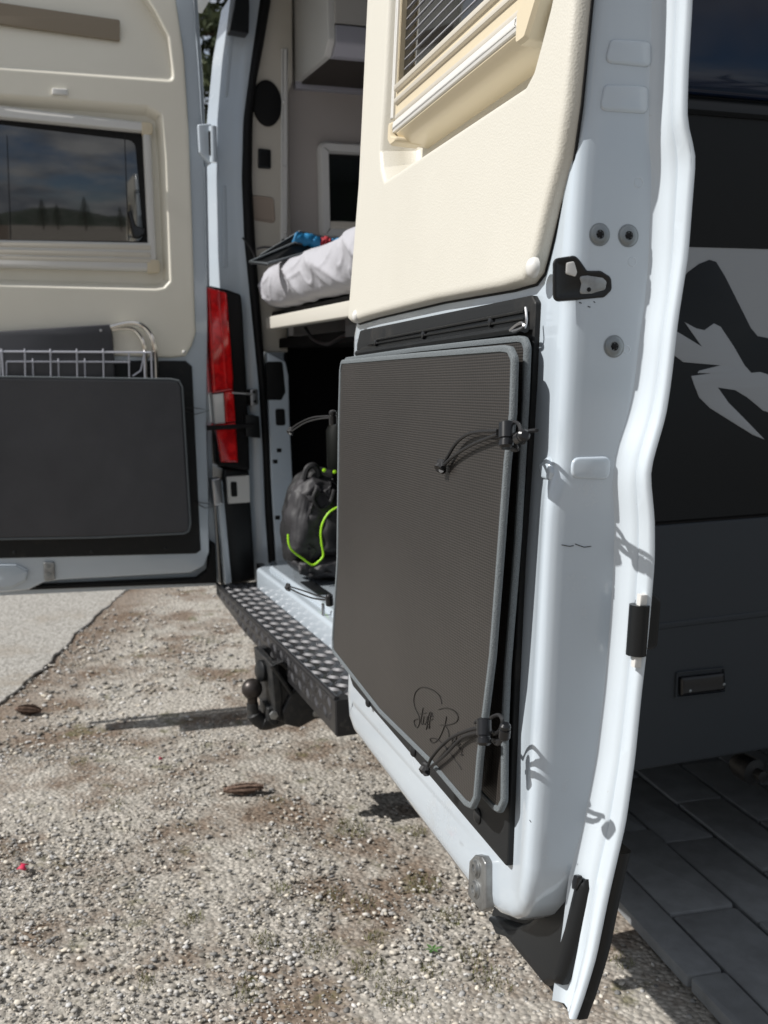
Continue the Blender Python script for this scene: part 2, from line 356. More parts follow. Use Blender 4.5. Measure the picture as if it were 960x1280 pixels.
# loose stones, dense near the door
t0 = rng.random
phi = (1+5**.5)/2
ico = np.array([(-1, phi, 0), (1, phi, 0), (-1, -phi, 0), (1, -phi, 0), (0, -1, phi), (0, 1, phi), (0, -1, -phi), (0, 1, -phi), (phi, 0, -1), (phi, 0, 1), (-phi, 0, -1), (-phi, 0, 1)])/1.9
icf = np.array([(0, 11, 5), (0, 5, 1), (0, 1, 7), (0, 7, 10), (0, 10, 11), (1, 5, 9), (5, 11, 4), (11, 10, 2), (10, 7, 6), (7, 1, 8), (3, 9, 4), (3, 4, 2), (3, 2, 6), (3, 6, 8), (3, 8, 9), (4, 9, 5), (2, 4, 11), (6, 2, 10), (8, 6, 7), (9, 8, 1)])
def stones(name, n, x0, x1, y0, y1, smin, smax, label):
    P = np.stack([rng.uniform(x0, x1, n), rng.uniform(y0, y1, n)], 1)
    s_ = smin*(smax/smin)**(rng.random(n)**2.6)
    side = (P-np.array(E0[:])) @ np.array(en[:]); edge = (P-np.array(po[:])) @ np.array(pn[:])
    clump = np.sin(P[:, 0]*5.1+np.sin(P[:, 1]*4)*2)*np.sin(P[:, 1]*6.3+P[:, 0]*2.2)+.5*np.sin(P[:, 0]*13+P[:, 1]*9)*np.sin(P[:, 1]*15-P[:, 0]*7)
    dens = np.clip(.50+.40*clump-.45*(P[:, 1]+.1), .06, 1)
    keep = (side < .03) & (edge < -.0) & (rng.random(n) < dens)
    P = P[keep]; s_ = s_[keep]; n = len(P)
    th = rng.uniform(0, 2*np.pi, n); ca, sa = np.cos(th), np.sin(th)
    sx = s_*rng.uniform(.8, 1.35, n); sy = s_*rng.uniform(.6, 1., n); sz = s_*rng.uniform(.28, .55, n)
    loc = ico[None]*rng.uniform(.75, 1.2, (n, 12, 1))
    X = loc[..., 0]*sx[:, None]; Y = loc[..., 1]*sy[:, None]; Z_ = loc[..., 2]*sz[:, None]
    V = np.stack([P[:, :1]+X*ca[:, None]-Y*sa[:, None], P[:, 1:]+X*sa[:, None]+Y*ca[:, None], Z_+(sz*.05)[:, None]+.0035], 2).reshape(-1, 3)
    Fa = (icf[None]+(np.arange(n)*12)[:, None, None]).reshape(-1, 3)
    me = bpy.data.meshes.new(name); me.vertices.add(len(V)); me.vertices.foreach_set('co', V.ravel().astype(np.float32))
    me.loops.add(Fa.size); me.loops.foreach_set('vertex_index', Fa.ravel().astype(np.int32)); me.polygons.add(len(Fa)); me.polygons.foreach_set('loop_start', (np.arange(len(Fa))*3).astype(np.int32))
    me.update(); me.validate()
    g = .17+.48*rng.random(n)**1.3; warm = rng.uniform(.01, .17, n)
    c = np.stack([g*(1+warm*.6), g, g*(1-warm), np.ones(n)], 1); c = np.clip(c, 0, .72); a = me.color_attributes.new('tint', 'FLOAT_COLOR', 'POINT'); a.data.foreach_set('color', np.repeat(c, 12, 0).ravel().astype(np.float32))
    me.polygons.foreach_set('use_smooth', [True]*len(me.polygons))
    me.materials.append(STONE); o = bpy.data.objects.new(name, me); COL.objects.link(o); tag(o, label, kind='stuff'); return o
def sx_(t, b, pos, N):
    a = t.nodes.new('ShaderNodeVertexColor'); a.layer_name = 'tint'; n = N('ShaderNodeTexNoise', Scale=220.0, Detail=4.0); t.links.new(pos, n.inputs[0])
    x = t.nodes.new('ShaderNodeMix'); x.data_type = 'RGBA'; x.blend_type = 'MULTIPLY'; x.inputs[0].default_value = .55
    r = t.nodes.new('ShaderNodeValToRGB'); r.color_ramp.elements[0].position = .3; r.color_ramp.elements[0].color = (.5, .48, .45, 1); r.color_ramp.elements[1].position = .6; t.links.new(n.outputs[0], r.inputs[0])
    t.links.new(a.outputs[0], x.inputs[6]); t.links.new(r.outputs[0], x.inputs[7]); t.links.new(x.outputs[2], b.inputs['Base Color'])
STONE = mat('stone', (.4, .38, .35), .85, spec=.25, extra=sx_)
stones('gravel', 88000, -1.5, .75, -1.0, .75, .0012, .0080, 'loose pale gravel in front of and under the open doors')
stones('gravel', 26000, -4.2, -1.4, -1.2, 1.6, .003, .012, 'loose pale gravel beyond the tow hitch')

# ================================================================== TREES AND HILLS
def make_tree(name, loc, h, rad, label, conifer=True, seed=0, n=9000, group=None):
    rg = np.random.default_rng(seed); root = empty(name, loc, label, 'tree', group)
    b = MB(); b.tube([Vector(loc)+Vector((0, 0, -.1)), Vector(loc)+Vector((0, 0, h*.5)), Vector(loc)+Vector((.1, 0, h*.97))], [h*.018, h*.011, .02], 8)
    for k in range(40):
        z = h*(.12+.85*k/40); q = k*2.4; l = rad*(1-z/h)**.8
        b.tube([Vector(loc)+Vector((0, 0, z)), Vector(loc)+Vector((math.cos(q)*l*.9, math.sin(q)*l*.9, z-(.12*l if conifer else -.3*l)))], [.05*h/14, .01], 5)
    mk('trunk', b, BARK, root)
    # crown: many small leaf clumps set along limbs
    t_ = rg.random(n)**.75; z = h*(.10+.90*t_); lay = np.floor(z/(h*.055)); q = rg.integers(0, 9, n)*(2*np.pi/9)+lay*1.3+rg.normal(0, .22, n)
    rr = rad*(1-z/h)**.8*np.sqrt(rg.random(n))*(.75+.35*rg.random(n))
    z2 = lay*h*.055-rr*.22+rg.normal(0, h*.008, n)+h*.03
    Cn = np.stack([loc[0]+rr*np.cos(q), loc[1]+rr*np.sin(q), loc[2]+z2], 1)
    s_ = rg.uniform(.05, .13, n)*h/14; A = rg.normal(size=(n, 3)); A /= np.linalg.norm(A, axis=1)[:, None]; B = np.cross(A, rg.normal(size=(n, 3))); B /= np.linalg.norm(B, axis=1)[:, None]
    V = np.stack([Cn-A*s_[:, None], Cn+B*s_[:, None]*.45, Cn+A*s_[:, None], Cn-B*s_[:, None]*.45], 1).reshape(-1, 3)
    b = MB(); b.v = [Vector(x) for x in V.tolist()]; b.f = [(4*i, 4*i+1, 4*i+2, 4*i+3) for i in range(n)]
    mk('crown', b, LEAF, root, recalc=False, smooth=False)
    return root
BARK = mat('bark', (.09, .06, .04), .9); LEAF = mat('needle_foliage', (.035, .055, .022), .7, var=(1.2, (.075, .085, .03), .35, .7))
def copy_tree(src, loc, sc, rz, label, group=None):
    r = src.copy(); COL.objects.link(r); r.location = loc; r.scale = (sc, sc, sc); r.rotation_euler.z = rz; r['label'] = label
    for ch in src.children: c = ch.copy(); COL.objects.link(c); c.parent = r
T1 = make_tree('pine_tree', (-11.5, 1.85, 0), 11, 2.6, 'tall dark pine seen in the gap between the left rear door and the van body', seed=3, n=34000)
T2 = make_tree('pine_tree', (60, -6, 0), 9, 2.4, 'pine tree on the far side of the lot behind the viewer', seed=5, n=9000, group='pines reflected in the van windows')
for i, (x, y, s) in enumerate(((62, -12, .8), (66, -16, 1.0), (58, 1, .7), (64, 9, 1.1), (61, 16, .9), (70, 28, 1.2), (66, 36, 1.4), (72, 44, 1.2), (60, 52, 1.3), (63, -26, 1.0), (68, -38, .8))):
    copy_tree(T2, (x, y, 0), s, i*1.7, 'pine tree on the far side of the lot behind the viewer')
b = MB(); rowsH = []
for j in range(14):
    row = []
    for i in range(90):
        y = -700+i*16; ridge = 62*math.exp(-((y+115)/95)**2)+34*math.exp(-((y-120)/150)**2)+48*math.exp(-((y+420)/120)**2)+30*math.exp(-((y-480)/160)**2)+8
        t_ = j/13; z = ridge*math.sin(t_*math.pi/2)**1.2+(3.0*math.sin(i*1.9+j)+2.2*math.sin(i*4.3+j*2.1))*t_
        row.append((330+t_*260+8*math.sin(i*.7), y, z*.62-2))
    rowsH.append(row)
for r_ in list(rowsH): pass
b.grid(rowsH); b.grid([[(-x*1.6, y+60, z*1.3) for x, y, z in r_] for r_ in rowsH]); hl = mk('hills', b, mat('hill_forest', (.035, .05, .03), .9, var=(.06, (.10, .10, .085), .45, .65)), sharp=180); tag(hl, 'wooded mountain ridge across the valley', kind='structure')
exec_after = None
# ================================================================== THE VAN
VAN = empty('camper_van', (-.7, .1, 0), 'white and black camper van with both rear doors swung open', 'camper van')
def part(name, mb, m, **k): return mk(name, mb, m, VAN, **k)
# ---- right side wall (u=y, v=z, w=x)
SX = .15
b = MB(); b.plate(FX, [(.06, .85), (5.6, .85), (5.6, 2.45), (.06, 2.45)], SX-.03, SX, .004)
side = part('side_wall', b, VGREY, label='silver side panel with black vinyl below the window')
b = MB(); lo = [(.06, .386), (5.6, .386), (5.6, .822), (.06, .822)]; b.plate(FX, lo, SX-.03, SX+.004, .006)
skirt = part('side_skirt', b, VLOW)
b = MB(); b.plate(FX, [(.06, 1.288), (5.6, 1.291), (5.6, 2.3), (.06, 2.3)], SX, SX+.0012, .0005); mk('black_vinyl', b, VSIDE, side)
def z8(pts): return [(640+x/3, 300+y/3) for x, y in pts]
# dark vinyl with the light mountain shape left open : dark area = below the ridge line, minus the light figure
ridge = z8([(560, 240), (625, 158), (660, 120), (700, 90), (740, 74), (765, 82), (800, 140), (850, 240), (895, 330), (920, 360), (960, 368), (1100, 372)])
ridge = FX.bps(ridge, SX)
dark = ridge+[(5.6, ridge[-1][1]), (5.6, .824), (.06, .824), (.06, ridge[0][1])]
b = MB(); b.plate(FX, dark, SX, SX+.0010, .0004); mk('mountain_graphic', b, VSIDE, side)
fig = z8([(560, 300), (603, 335), (710, 400), (645, 308), (690, 332), (720, 338), (755, 313), (780, 325), (830, 400), (870, 470), (895, 498), (930, 495), (960, 505), (1050, 540), (1050, 690), (990, 655), (940, 640), (880, 590), (835, 563), (770, 553), (810, 610), (870, 670), (945, 748), (900, 730), (820, 680), (740, 630), (700, 590), (680, 540), (670, 510), (745, 500), (693, 499), (700, 490), (780, 470), (640, 458), (610, 435), (560, 425)])
b = MB(); b.plate(FX, FX.bps(fig, SX), SX+.0005, SX+.0018, .0004); mk('light_graphic', b, VGREY, side)
# shoulder crease and lower fold, as real ridges
b = MB(); b.rect(FX, .06, 5.6, .822, .829, SX-.004, SX+.001, .001); mk('panel_gap', b, BLACKS, skirt)
b = MB(); b.plate(FX, [(.06, .636), (5.6, .655), (5.6, .668), (.06, .649)], SX+.002, SX+.0065, .004); mk('moulded_ridge', b, VLOW, skirt)
# side window
b = MB(); wo = rnd([(.35, 1.53), (1.75, 1.53), (1.75, 2.06), (.35, 2.06)], .06); b.plate(FX, wo, SX+.001, SX+.016, .006)
swin = part('side_window', b, GLASS_SKY)
b = MB(); fo = offs(ccw(wo), -.03); b.loft(FX, fo, [(0, SX), (0, SX+.006), (.006, SX+.012), (.016, SX+.012), (.028, SX+.004)], cap=False); mk('window_frame', b, BLACKP, swin)
# side marker lamp
mkp = FX.bps([(842, 838), (903, 832), (905, 865), (840, 872)], SX)
b = MB(); b.loft(FX, rnd(mkp, .006), [(0, SX+.003), (.001, SX+.009), (.003, SX+.009), (.005, SX+.0045)], cap=True); mkr = part('marker_lamp', b, VLOW)
b = MB(); b.plate(FX, rnd(FX.bps([(846, 845), (900, 839), (901, 861), (846, 868)], SX), .004), SX+.004, SX+.014, .005); mk('lens', b, LOCK, mkr)
for q in ((857, 861), (899, 853)):
    u, v = FX.bp(*q, SX); b = MB(); b.lathe(FX.p(u, v, SX+.013), FX.W, [(.003, 0), (.003, .0012), (.001, .002)], 10); mk('screw', b, BOLTM, mkr)
# ---- shell : left wall, roof, floor, bulkhead, rear header
b = MB(); b.rect(FX, .30, 5.6, .40, 2.45, -1.78, -1.74, .01); part('left_side_wall', b, WHITE)
b = MB(); b.rect(FZ, -1.78, .15, .07, 5.6, 2.45, 2.49, .02); part('roof', b, WHITE)
b = MB(); b.rect(FY, -1.78, .15, .4, 2.45, -5.6, -5.56, .01); part('front_bulkhead', b, WHITE)
b = MB(); b.rect(FY, -1.78, .14, 2.2, 2.46, -.14, -.07, .02); part('rear_header', b, WHITE)
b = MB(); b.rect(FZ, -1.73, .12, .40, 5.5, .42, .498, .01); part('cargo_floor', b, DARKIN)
b = MB(); b.rect(FY, -.02, .145, .42, 2.3, -.24, -.08, .02); part('right_rear_pillar', b, WHITE)
b = MB(); b.rect(FZ, -1.2, -.1, .3, 5.4, .30, .50, .02); part('underbody', b, BLACKS)
# underbody bracket glimpsed at the right edge
b = MB(); u, v = FX.bp(948, 968, -.05); b.lathe(FX.p(u, v, -.12), (1, 0, 0), [(.02, 0), (.028, .02), (.028, .06), (.012, .065), (.012, .085), (.004, .087)], 18); part('shock_mount', b, HITCHM)
# wheels
def wheel(x, y, sgn):
    c = Vector((x, y, .34)); b = MB(); ax = Vector((sgn, 0, 0))
    b.lathe(c-ax*.11, ax, [(.21, 0), (.30, .004), (.335, .03), (.34, .06), (.34, .16), (.335, .19), (.30, .216), (.215, .22)], 40); wt = part('wheel', b, RUBB)
    b = MB(); b.lathe(c+ax*.06, ax, [(.205, 0), (.208, .045), (.19, .05), (.17, .02), (.08, .03), (.06, .045), (.0, .046)], 32); mk('rim', b, METAL, wt)
    for k in range(5):
        q = k*2*math.pi/5; b = MB(); b.lathe(c+ax*.08+Vector((0, math.cos(q)*.055, math.sin(q)*.055)), ax, [(.009, 0), (.009, .02), (.002, .022)], 6); mk('wheel_nut', b, BOLTM, wt)
for x, s in ((-.02, 1), (-1.6, -1)):
    for y in (1.55, 5.0): wheel(x, y, s)

# ---- left rear pillar, built from its vertical edges
def curve(fr, px, w): return [fr.bp(x, y, w)[::-1] for x, y in px]     # (v, u) pairs
c0 = curve(FX, [(290, -120), (279, 0), (266, 75), (259, 148), (256, 210), (259, 300), (261, 356), (272, 578), (276, 640), (279, 735)], -1.74)
c1 = curve(FX, [(298, -120), (288, 0), (278, 75), (272, 148), (271, 225), (273, 320), (275, 356), (288, 578), (292, 640), (296, 735)], -1.60)
c2 = curve(FX, [(300, -120), (291, 0), (283, 75), (277, 148), (276, 225), (280, 320), (284, 356), (300, 480), (309, 560), (312, 640), (318, 735)], -1.597)
c3 = curve(FX, [(317, -120), (306, 0), (297, 75), (290, 148), (289, 225), (290, 300), (300, 365), (307, 480), (313, 560), (316, 640), (322, 735)], -1.592)
c4 = curve(FX, [(322, -120), (313, 0), (303, 75), (296, 148), (294, 225), (298, 300), (306, 380), (314, 480), (318, 560), (322, 640), (328, 720)], -1.588)
c5 = curve(FX, [(336, -120), (325, 0), (314, 75), (304, 150), (302, 225), (305, 300), (313, 380), (323, 480), (328, 560), (331, 640), (336, 712)], -1.580)
c6 = curve(FX, [(342, -120), (338, 0), (328, 60), (320, 100), (315, 150), (314, 225), (318, 300), (324, 380), (332, 480), (337, 560), (341, 640), (348, 706)], -1.585)
b = MB(); rows = []
for k in range(70):
    v = .42+(2.2-.42)*k/69
    r = []
    for c, x in ((c0, -1.77), (c0, -1.74), (c1, -1.60), (c2, -1.597), (c3, -1.592), (c4, -1.588), (c5, -1.58), (c6, -1.585)):
        u = interp(c, v); r.append((x, u+(.04 if x == -1.77 else 0), v))
    rows.append(r)
b.grid(rows); pil = part('left_rear_pillar', b, WHITE, recalc=False, sharp=50)
# door seal round the opening (rubber tube with a flat lip)
b = MB(); rows = []
for k in range(70):
    v = .475+(2.2-.475)*k/69; uu = interp(c5, v); ue = interp(c6, v)
    rows.append([(-1.585, uu-.001, v), (-1.570, uu+.002, v), (-1.563, uu+.3*(ue-uu), v), (-1.565, uu+.65*(ue-uu), v), (-1.575, ue, v), (-1.60, ue+.004, v)])
b.grid(rows); mk('door_seal', b, BLACKS, pil, sharp=80)
# groove plates and catch on the pillar
def px_plate(name, px, x0, x1, m, parent, r=.002, cr=.004, label=None):
    b = MB(); b.plate(FX, rnd(FX.bps(px, x1), cr), x0, x1, r); return mk(name, b, m, parent, label=label)
px_plate('pressed_groove', [(287, 45), (292, 45), (285, 121), (280, 121)], -1.602, -1.592, WHITE, pil)
px_plate('pressed_groove', [(278, 232), (283, 232), (285, 334), (278, 334)], -1.602, -1.592, WHITE, pil)
px_plate('pillar_cap', [(297, -20), (311, -20), (312, 8), (311, 42), (287, 38), (293, 8)], -1.58, -1.535, BLACKP, pil)
px_plate('striker_box', [(307, 518), (324, 520), (326, 548), (308, 546)], -1.56, -1.50, BLACKP, pil)
px_plate('rod_bracket', [(313, 487), (322, 486), (323, 506), (314, 508)], -1.56, -1.505, METAL, pil)
for q in ((318, 490), (319, 502)):
    u, v = FX.bp(*q, -1.5); b = MB(); b.lathe(FX.p(u, v, -1.507), FX.W, [(.005, 0), (.005, .003), (.001, .004)], 8); mk('screw', b, BLACKP, pil)
b = MB(); b.tube([FX.p(*FX.bp(290, 491, -1.49), -1.49), FX.p(*FX.bp(320, 493, -1.49), -1.49)], .003, 8); mk('check_rod', b, METAL, pil)
# tail light
tl = MB(); tl.plate(FX, rnd(FX.bps([(259, 356), (285, 362), (302, 368), (304, 392), (309, 480), (313, 590), (272, 582)], -1.535), .012), -1.66, -1.535, .01)
tail = part('tail_light', tl, BLACKS, label='tall red rear lamp beside the left door hinge')
px_plate('red_lens', [(259, 358), (284, 366), (292, 470), (292, 488), (266, 492)], -1.60, -1.515, REDL, tail, .008, .006)
px_plate('red_lens', [(270, 531), (295, 528), (298, 578), (277, 578)], -1.60, -1.515, REDL, tail, .006, .004)
px_plate('white_lens', [(266, 493), (280, 491), (282, 529), (269, 530)], -1.60, -1.517, WLENS, tail, .004, .003)
px_plate('red_lens', [(280.6, 490), (292, 489), (295, 527), (282.6, 528.5)], -1.60, -1.515, REDL, tail, .004, .003)
px_plate('lens_ridge', [(272, 362), (274, 362), (285, 486), (283, 486)], -1.52, -1.508, REDL, tail, .004, .002)
b = MB(); b.tube([FX.p(*FX.bp(x, y, -1.50), -1.50) for x, y in ((258, 535), (280, 534), (300, 533), (316, 531))], .0075, 8); part('lamp_strap', b, BLACKS)
# bumper corner under the lamp
bc = MB(); bc.plate(FX, rnd(FX.bps([(279, 585), (312, 588), (314, 630), (320, 726), (280, 736), (274, 640)], -1.54), .01), -1.76, -1.54, .012); bump = part('bumper_corner', bc, BLACKP)
px_plate('lock_plate', [(283, 596), (312, 594), (313, 628), (285, 630)], -1.55, -1.534, OFFW, bump, .003, .004)
px_plate('oval_slot', [(288, 602), (296, 602), (297, 621), (289, 621)], -1.54, -1.5335, BLACKS, bump, .0005, .006)
px_plate('corner_trim', [(270, 600), (278, 600), (290, 728), (282, 732)], -1.56, -1.52, WHITE, bump, .003, .004)

# ---- interior, left wall
b = MB(); tr = FX.bps([(310, -120), (372, -120), (366, 0), (366, 100), (361, 116), (360, 330), (360, 440), (320, 440), (306, 300), (298, 220), (304, 120)], -1.60)
b.plate(FX, tr, -1.64, -1.60, .006); trim = part('pillar_trim', b, mat('pillar_trim_beige', (.50, .47, .41), .6, bump=('noise', 400, .2, .0004)))
u, v = FX.bp(334, 129, -1.595); sp = [(u+.046*math.cos(k*math.pi/16), v+.068*math.sin(k*math.pi/16)) for k in range(32)]
b = MB(); b.plate(FX, sp, -1.601, -1.592, .004); mk('speaker_grille', b, BLACKS, trim)
px_plate('power_socket', [(323, 185), (339, 187), (339, 211), (323, 210)], -1.601, -1.593, BLACKP, trim, .003, .006)
px_plate('socket_cover', [(325, 190), (336, 191), (336, 206), (325, 205)], -1.594, -1.5905, BLACKS, trim, .001, .004)
b = MB(); o_ = rnd(FX.bps([(316, 246), (340, 249), (342, 277), (317, 273)], -1.60), .008); b.loft(FX, offs(ccw(o_), -.006), [(0, -1.5995), (.003, -1.596), (.007, -1.598), (.009, -1.5995)], cap=True); mk('storage_niche', b, mat('niche_tan', (.33, .27, .22), .7), trim)
for q in ((355, 210), (356, 291), (354, 128)):
    u, v = FX.bp(*q, -1.598); b = MB(); b.lathe(FX.p(u, v, -1.592), FX.W, [(.006, 0), (.005, .004), (.002, .006)], 10); mk('trim_button', b, OFFW, trim)
px_plate('trim_ridge', [(352, 60), (361, 60), (360, 120), (360, 330), (351, 330)], -1.601, -1.591, OFFW, trim, .006, .003)
# wall lining with window opening
wl = FX.bps([(358, 92), (900, 120), (900, 470), (358, 440)], -1.64)
b = MB(); b.plate(FX, [(wl[0][0], 1.2), (5.4, 1.2), (5.4, 2.4), (wl[0][0], 2.4)], -1.70, -1.64, .005); lin = part('wall_lining', b, GREYIN)
iw = FX.bps([(398, 176), (600, 196), (600, 306), (399, 298)], -1.62)
iw = [(iw[0][0], iw[0][1]), (iw[0][0]+.85, iw[0][1]), (iw[0][0]+.85, iw[3][1]), (iw[0][0], iw[3][1])]
b = MB(); b.loft(FX, rnd(iw, .03), [(-.0, -1.64), (0, -1.625), (.008, -1.612), (.03, -1.612), (.036, -1.63)], cap=False); win = part('inner_window', b, OFFW)
b = MB(); b.plate(FX, offs(ccw(rnd(iw, .03)), .03), -1.645, -1.628, .002); mk('pane', b, mat('inner_glass', (.004, .006, .005), .06, var=(9, (.02, .035, .02), .55, .75)), win)
b = MB(); b.rect(FX, iw[0][0]+.03, iw[1][0]-.03, iw[3][1]+.03, iw[3][1]+.055, -1.63, -1.615, .005); mk('blind_rail', b, BLINDM, win)
# overhead cabinet
cy = .39
ce = rnd([(-1.66, 1.975), (-1.31, 1.965), (-1.27, 2.0), (-1.27, 2.42), (-1.66, 2.42)], [0, .02, .02, 0, 0])
b = MB(); b.plate(FY, ce, -cy-.02, -cy, .005); cab = part('overhead_cabinet', b, CABM)
b = MB(); b.rect(FX, cy+.02, 2.2, 2.045, 2.42, -1.30, -1.266, .004); mk('cabinet_door', b, mat('cabinet_door_grey', (.36, .35, .33), .45), cab)
b = MB(); b.plate(FY, rnd([(-1.30, 2.04), (-1.262, 2.04), (-1.258, 1.99), (-1.29, 1.962), (-1.32, 1.964)], [0, .004, .02, .012, 0]), -2.2, -cy-.021, .001); mk('cabinet_rail', b, CABR, cab)
b = MB(); b.rect(FZ, -1.66, -1.31, cy+.021, 2.2, 1.968, 1.974, .001); mk('cabinet_underside', b, mat('dark_brown_underside', (.03, .024, .02), .6), cab)  # underside coloured darker than the rest of the cabinet
b = MB(); b.rect(FX, cy, 2.2, 1.955, 1.975, -1.64, -1.615, .003); mk('cabinet_batten', b, CABR, cab)
# bed frame
by = .25
b = MB(); b.rect(FY, -1.52, .1, 1.215, 1.252, -by-.03, -by, .004); bed = part('bed_frame', b, BEDW)
b = MB(); b.rect(FZ, -1.6, .1, by+.04, 1.9, 1.255, 1.272, .004); mk('slat_board', b, BLACKS, bed)
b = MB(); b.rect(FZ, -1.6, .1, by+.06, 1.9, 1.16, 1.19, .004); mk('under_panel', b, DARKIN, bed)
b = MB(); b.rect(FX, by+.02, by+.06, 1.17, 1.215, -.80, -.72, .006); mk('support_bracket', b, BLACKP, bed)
b = MB(); b.rect(FX, .36, 5.4, .5, 1.2, -1.735, -1.70, .004); part('lower_shade_lining', b, DARKIN)  # near-black sheet added to give the space under the bed its shade
b = MB(); b.tube(spline([FY.p(*FY.bp(x, y, -by-.06), -by-.06) for x, y in ((382, 410), (392, 424), (410, 430), (430, 420), (446, 418))]), .005, 8); mk('cable_loop', b, BLACKP, bed)
# lower cave behind: dark side boxes, inner white pillar with holes
px_plate('inner_pillar_panel', [(334, 440), (357, 452), (361, 470), (362, 520), (366, 600), (366, 716), (346, 714), (339, 600)], -1.62, -1.56, WHITE, VAN, .004, .004)
ip = bpy.data.objects['inner_pillar_panel']
px_plate('access_slot', [(333, 452), (353, 452), (357, 490), (352, 500), (334, 500)], -1.57, -1.5590, BLACKS, ip, .0005, .008)
px_plate('access_slot', [(344, 511), (356, 511), (357, 532), (345, 532)], -1.57, -1.559, BLACKS, ip, .0005, .008)
for q in ((344, 577), (349, 563), (347, 647)): px_plate('access_hole', [(q[0]-3, q[1]-2.5), (q[0]+3, q[1]-2.5), (q[0]+3, q[1]+2.5), (q[0]-3, q[1]+2.5)], -1.57, -1.559, BLACKS, ip, .0005, .002)
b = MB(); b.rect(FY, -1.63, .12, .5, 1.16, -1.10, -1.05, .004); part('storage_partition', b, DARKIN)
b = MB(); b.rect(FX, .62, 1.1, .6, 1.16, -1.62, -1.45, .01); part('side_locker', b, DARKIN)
# ---- sill and rear step
b = MB(); b.plate(FZ, rnd([(-1.40, .168), (.1, .168), (.1, .60), (-1.54, .60), (-1.50, .24)], .012), .43, .500, .010); sill = part('door_sill', b, WHITE)
b = MB(); b.rect(FZ, -1.36, .1, .196, .36, .49, .512, .008, .01); mk('sill_upper_step', b, WHITE, sill)
b = MB(); b.rect(FZ, -1.08, -.90, .215, .25, .512, .515, .001, .004); mk('lock_striker_plate', b, BLACKP, sill)
b = MB(); b.rect(FZ, -.74, -.73, .175, .18, .47, .53, .002); mk('latch_pin', b, METAL, sill)
sy = .06; zt = .440
b = MB(); b.loft(FY, [(-1.49, zt), (-1.49, zt-.032), (-1.10, zt-.060), (-.27, zt-.075), (-.27, zt)], [(0, -.20), (0, -sy-.003), (.003, -sy)], cap0=True); step = part('rear_step', b, TREAD, label='black diamond plate step under the open doors')
st_v = zt
lip = MB(); lip.tube([(-1.49, sy+.004, zt+.003), (-.275, sy+.004, zt+.003)], .005, 8); mk('step_lip', lip, TREAD, step)
b = MB(); b.rect(FY, -1.52, -.27, zt, .492, -.215, -.195, .003); mk('step_riser', b, TREAD, step)
b = MB()
def lozenge(b, fr, u, v, w0, L_, W_, H_, ang):
    ca, sa = math.cos(ang), math.sin(ang)
    pr = [(-L_, 0, 0), (-L_*.45, -W_, 0), (L_*.45, -W_, 0), (L_, 0, 0), (L_*.45, W_, 0), (-L_*.45, W_, 0), (-L_*.5, 0, H_), (L_*.5, 0, H_)]
    b.add([fr.p(u+x*ca-y*sa, v+x*sa+y*ca, w0+z) for x, y, z in pr], [(0, 1, 6), (1, 2, 7, 6), (2, 3, 7), (3, 4, 7), (4, 5, 6, 7), (5, 0, 6)])
for j in range(5):
    for i in range(37): lozenge(b, FZ, -1.46+i*.032+(.016 if j % 2 else 0), sy+.018+j*.026, zt, .0200, .0052, .0050, .75 if (i+j) % 2 else -.75)
for i in range(37):
    for j in range(2 if i > 8 else 1): lozenge(b, FY, -1.46+i*.032, zt-.016-j*.028, -sy, .0155, .006, .0035, .75 if (i+j) % 2 else -.75)
for i in range(37):
    for j in range(2): lozenge(b, FY, -1.46+i*.032, zt+.014+j*.026, -.195, .0145, .0055, .0035, .75 if (i+j) % 2 else -.75)
tb = mk('tread_bars', b, mat('worn_tread_bars', (.075, .075, .08), .42, .5, var=(45, (.03, .03, .032), .45, .7)), step, recalc=False, sharp=20); tb['kind'] = 'stuff'
# ---- tow hitch
hx = -.66
def H(x, y, w_=hx): return FX.p(*FX.bp(x, y, w_), w_)
b = MB()
hp = FX.bps([(340, 829), (352, 826), (416, 868), (412, 885), (396, 896), (372, 909), (351, 903), (344, 862)], hx)
b.plate(FX, rnd(hp, .006), hx-.012, hx, .004); hitch = part('tow_hitch', b, HITCHM)
b = MB(); b.plate(FX, rnd(hp, .006), hx-.15, hx-.138, .004); mk('side_plate', b, HITCHM, hitch)
b = MB(); q0 = FX.bps([(344, 862), (351, 903), (372, 909), (396, 896)], hx)
b.loft(FX, offs(ccw(q0), -.001), [(0, hx-.14), (0, hx-.01)], cap=True, cap0=True); mk('gusset', b, HITCHM, hitch)
b = MB(); b.plate(FX, rnd(FX.bps([(337, 829), (346, 829), (352, 866), (350, 900), (343, 898), (340, 864)], hx), .003), hx-.16, hx+.012, .004); mk('mounting_plate', b, HITCHM, hitch)
b = MB(); b.tube([H(x, y, hx+.012) for x, y in ((340, 832), (352, 828), (377, 852), (364, 866))], .0065, 8, closed=True)
b.plate(FX, rnd(FX.bps([(364, 866), (380, 856), (404, 872), (412, 884), (398, 897), (374, 910), (357, 906), (352, 890)], hx+.012), .008), hx-.01, hx+.014, .006); mk('channel_bracket', b, HITCHM, hitch)
b = MB(); b.plate(FX, FX.bps([(342, 834), (352, 830), (375, 852), (364, 863)], hx+.008), hx-.002, hx+.008, .001); mk('channel_dark_plate', b, DARKIN, hitch)  # dark plate standing in for the shaded hollow of the channel
c = FX.bp(315, 861, hx-.05); cc = FX.p(*c, hx-.05)
b = MB(); b.lathe(cc, (0, 0, 1), [(.012*1.0, -.05), (.0115, -.035), (.013, -.022)]+[(.0248*math.cos(a), .0248*math.sin(a)) for a in np.linspace(-.95, 1.5, 12)], 28); mk('tow_ball', b, RUST, hitch)
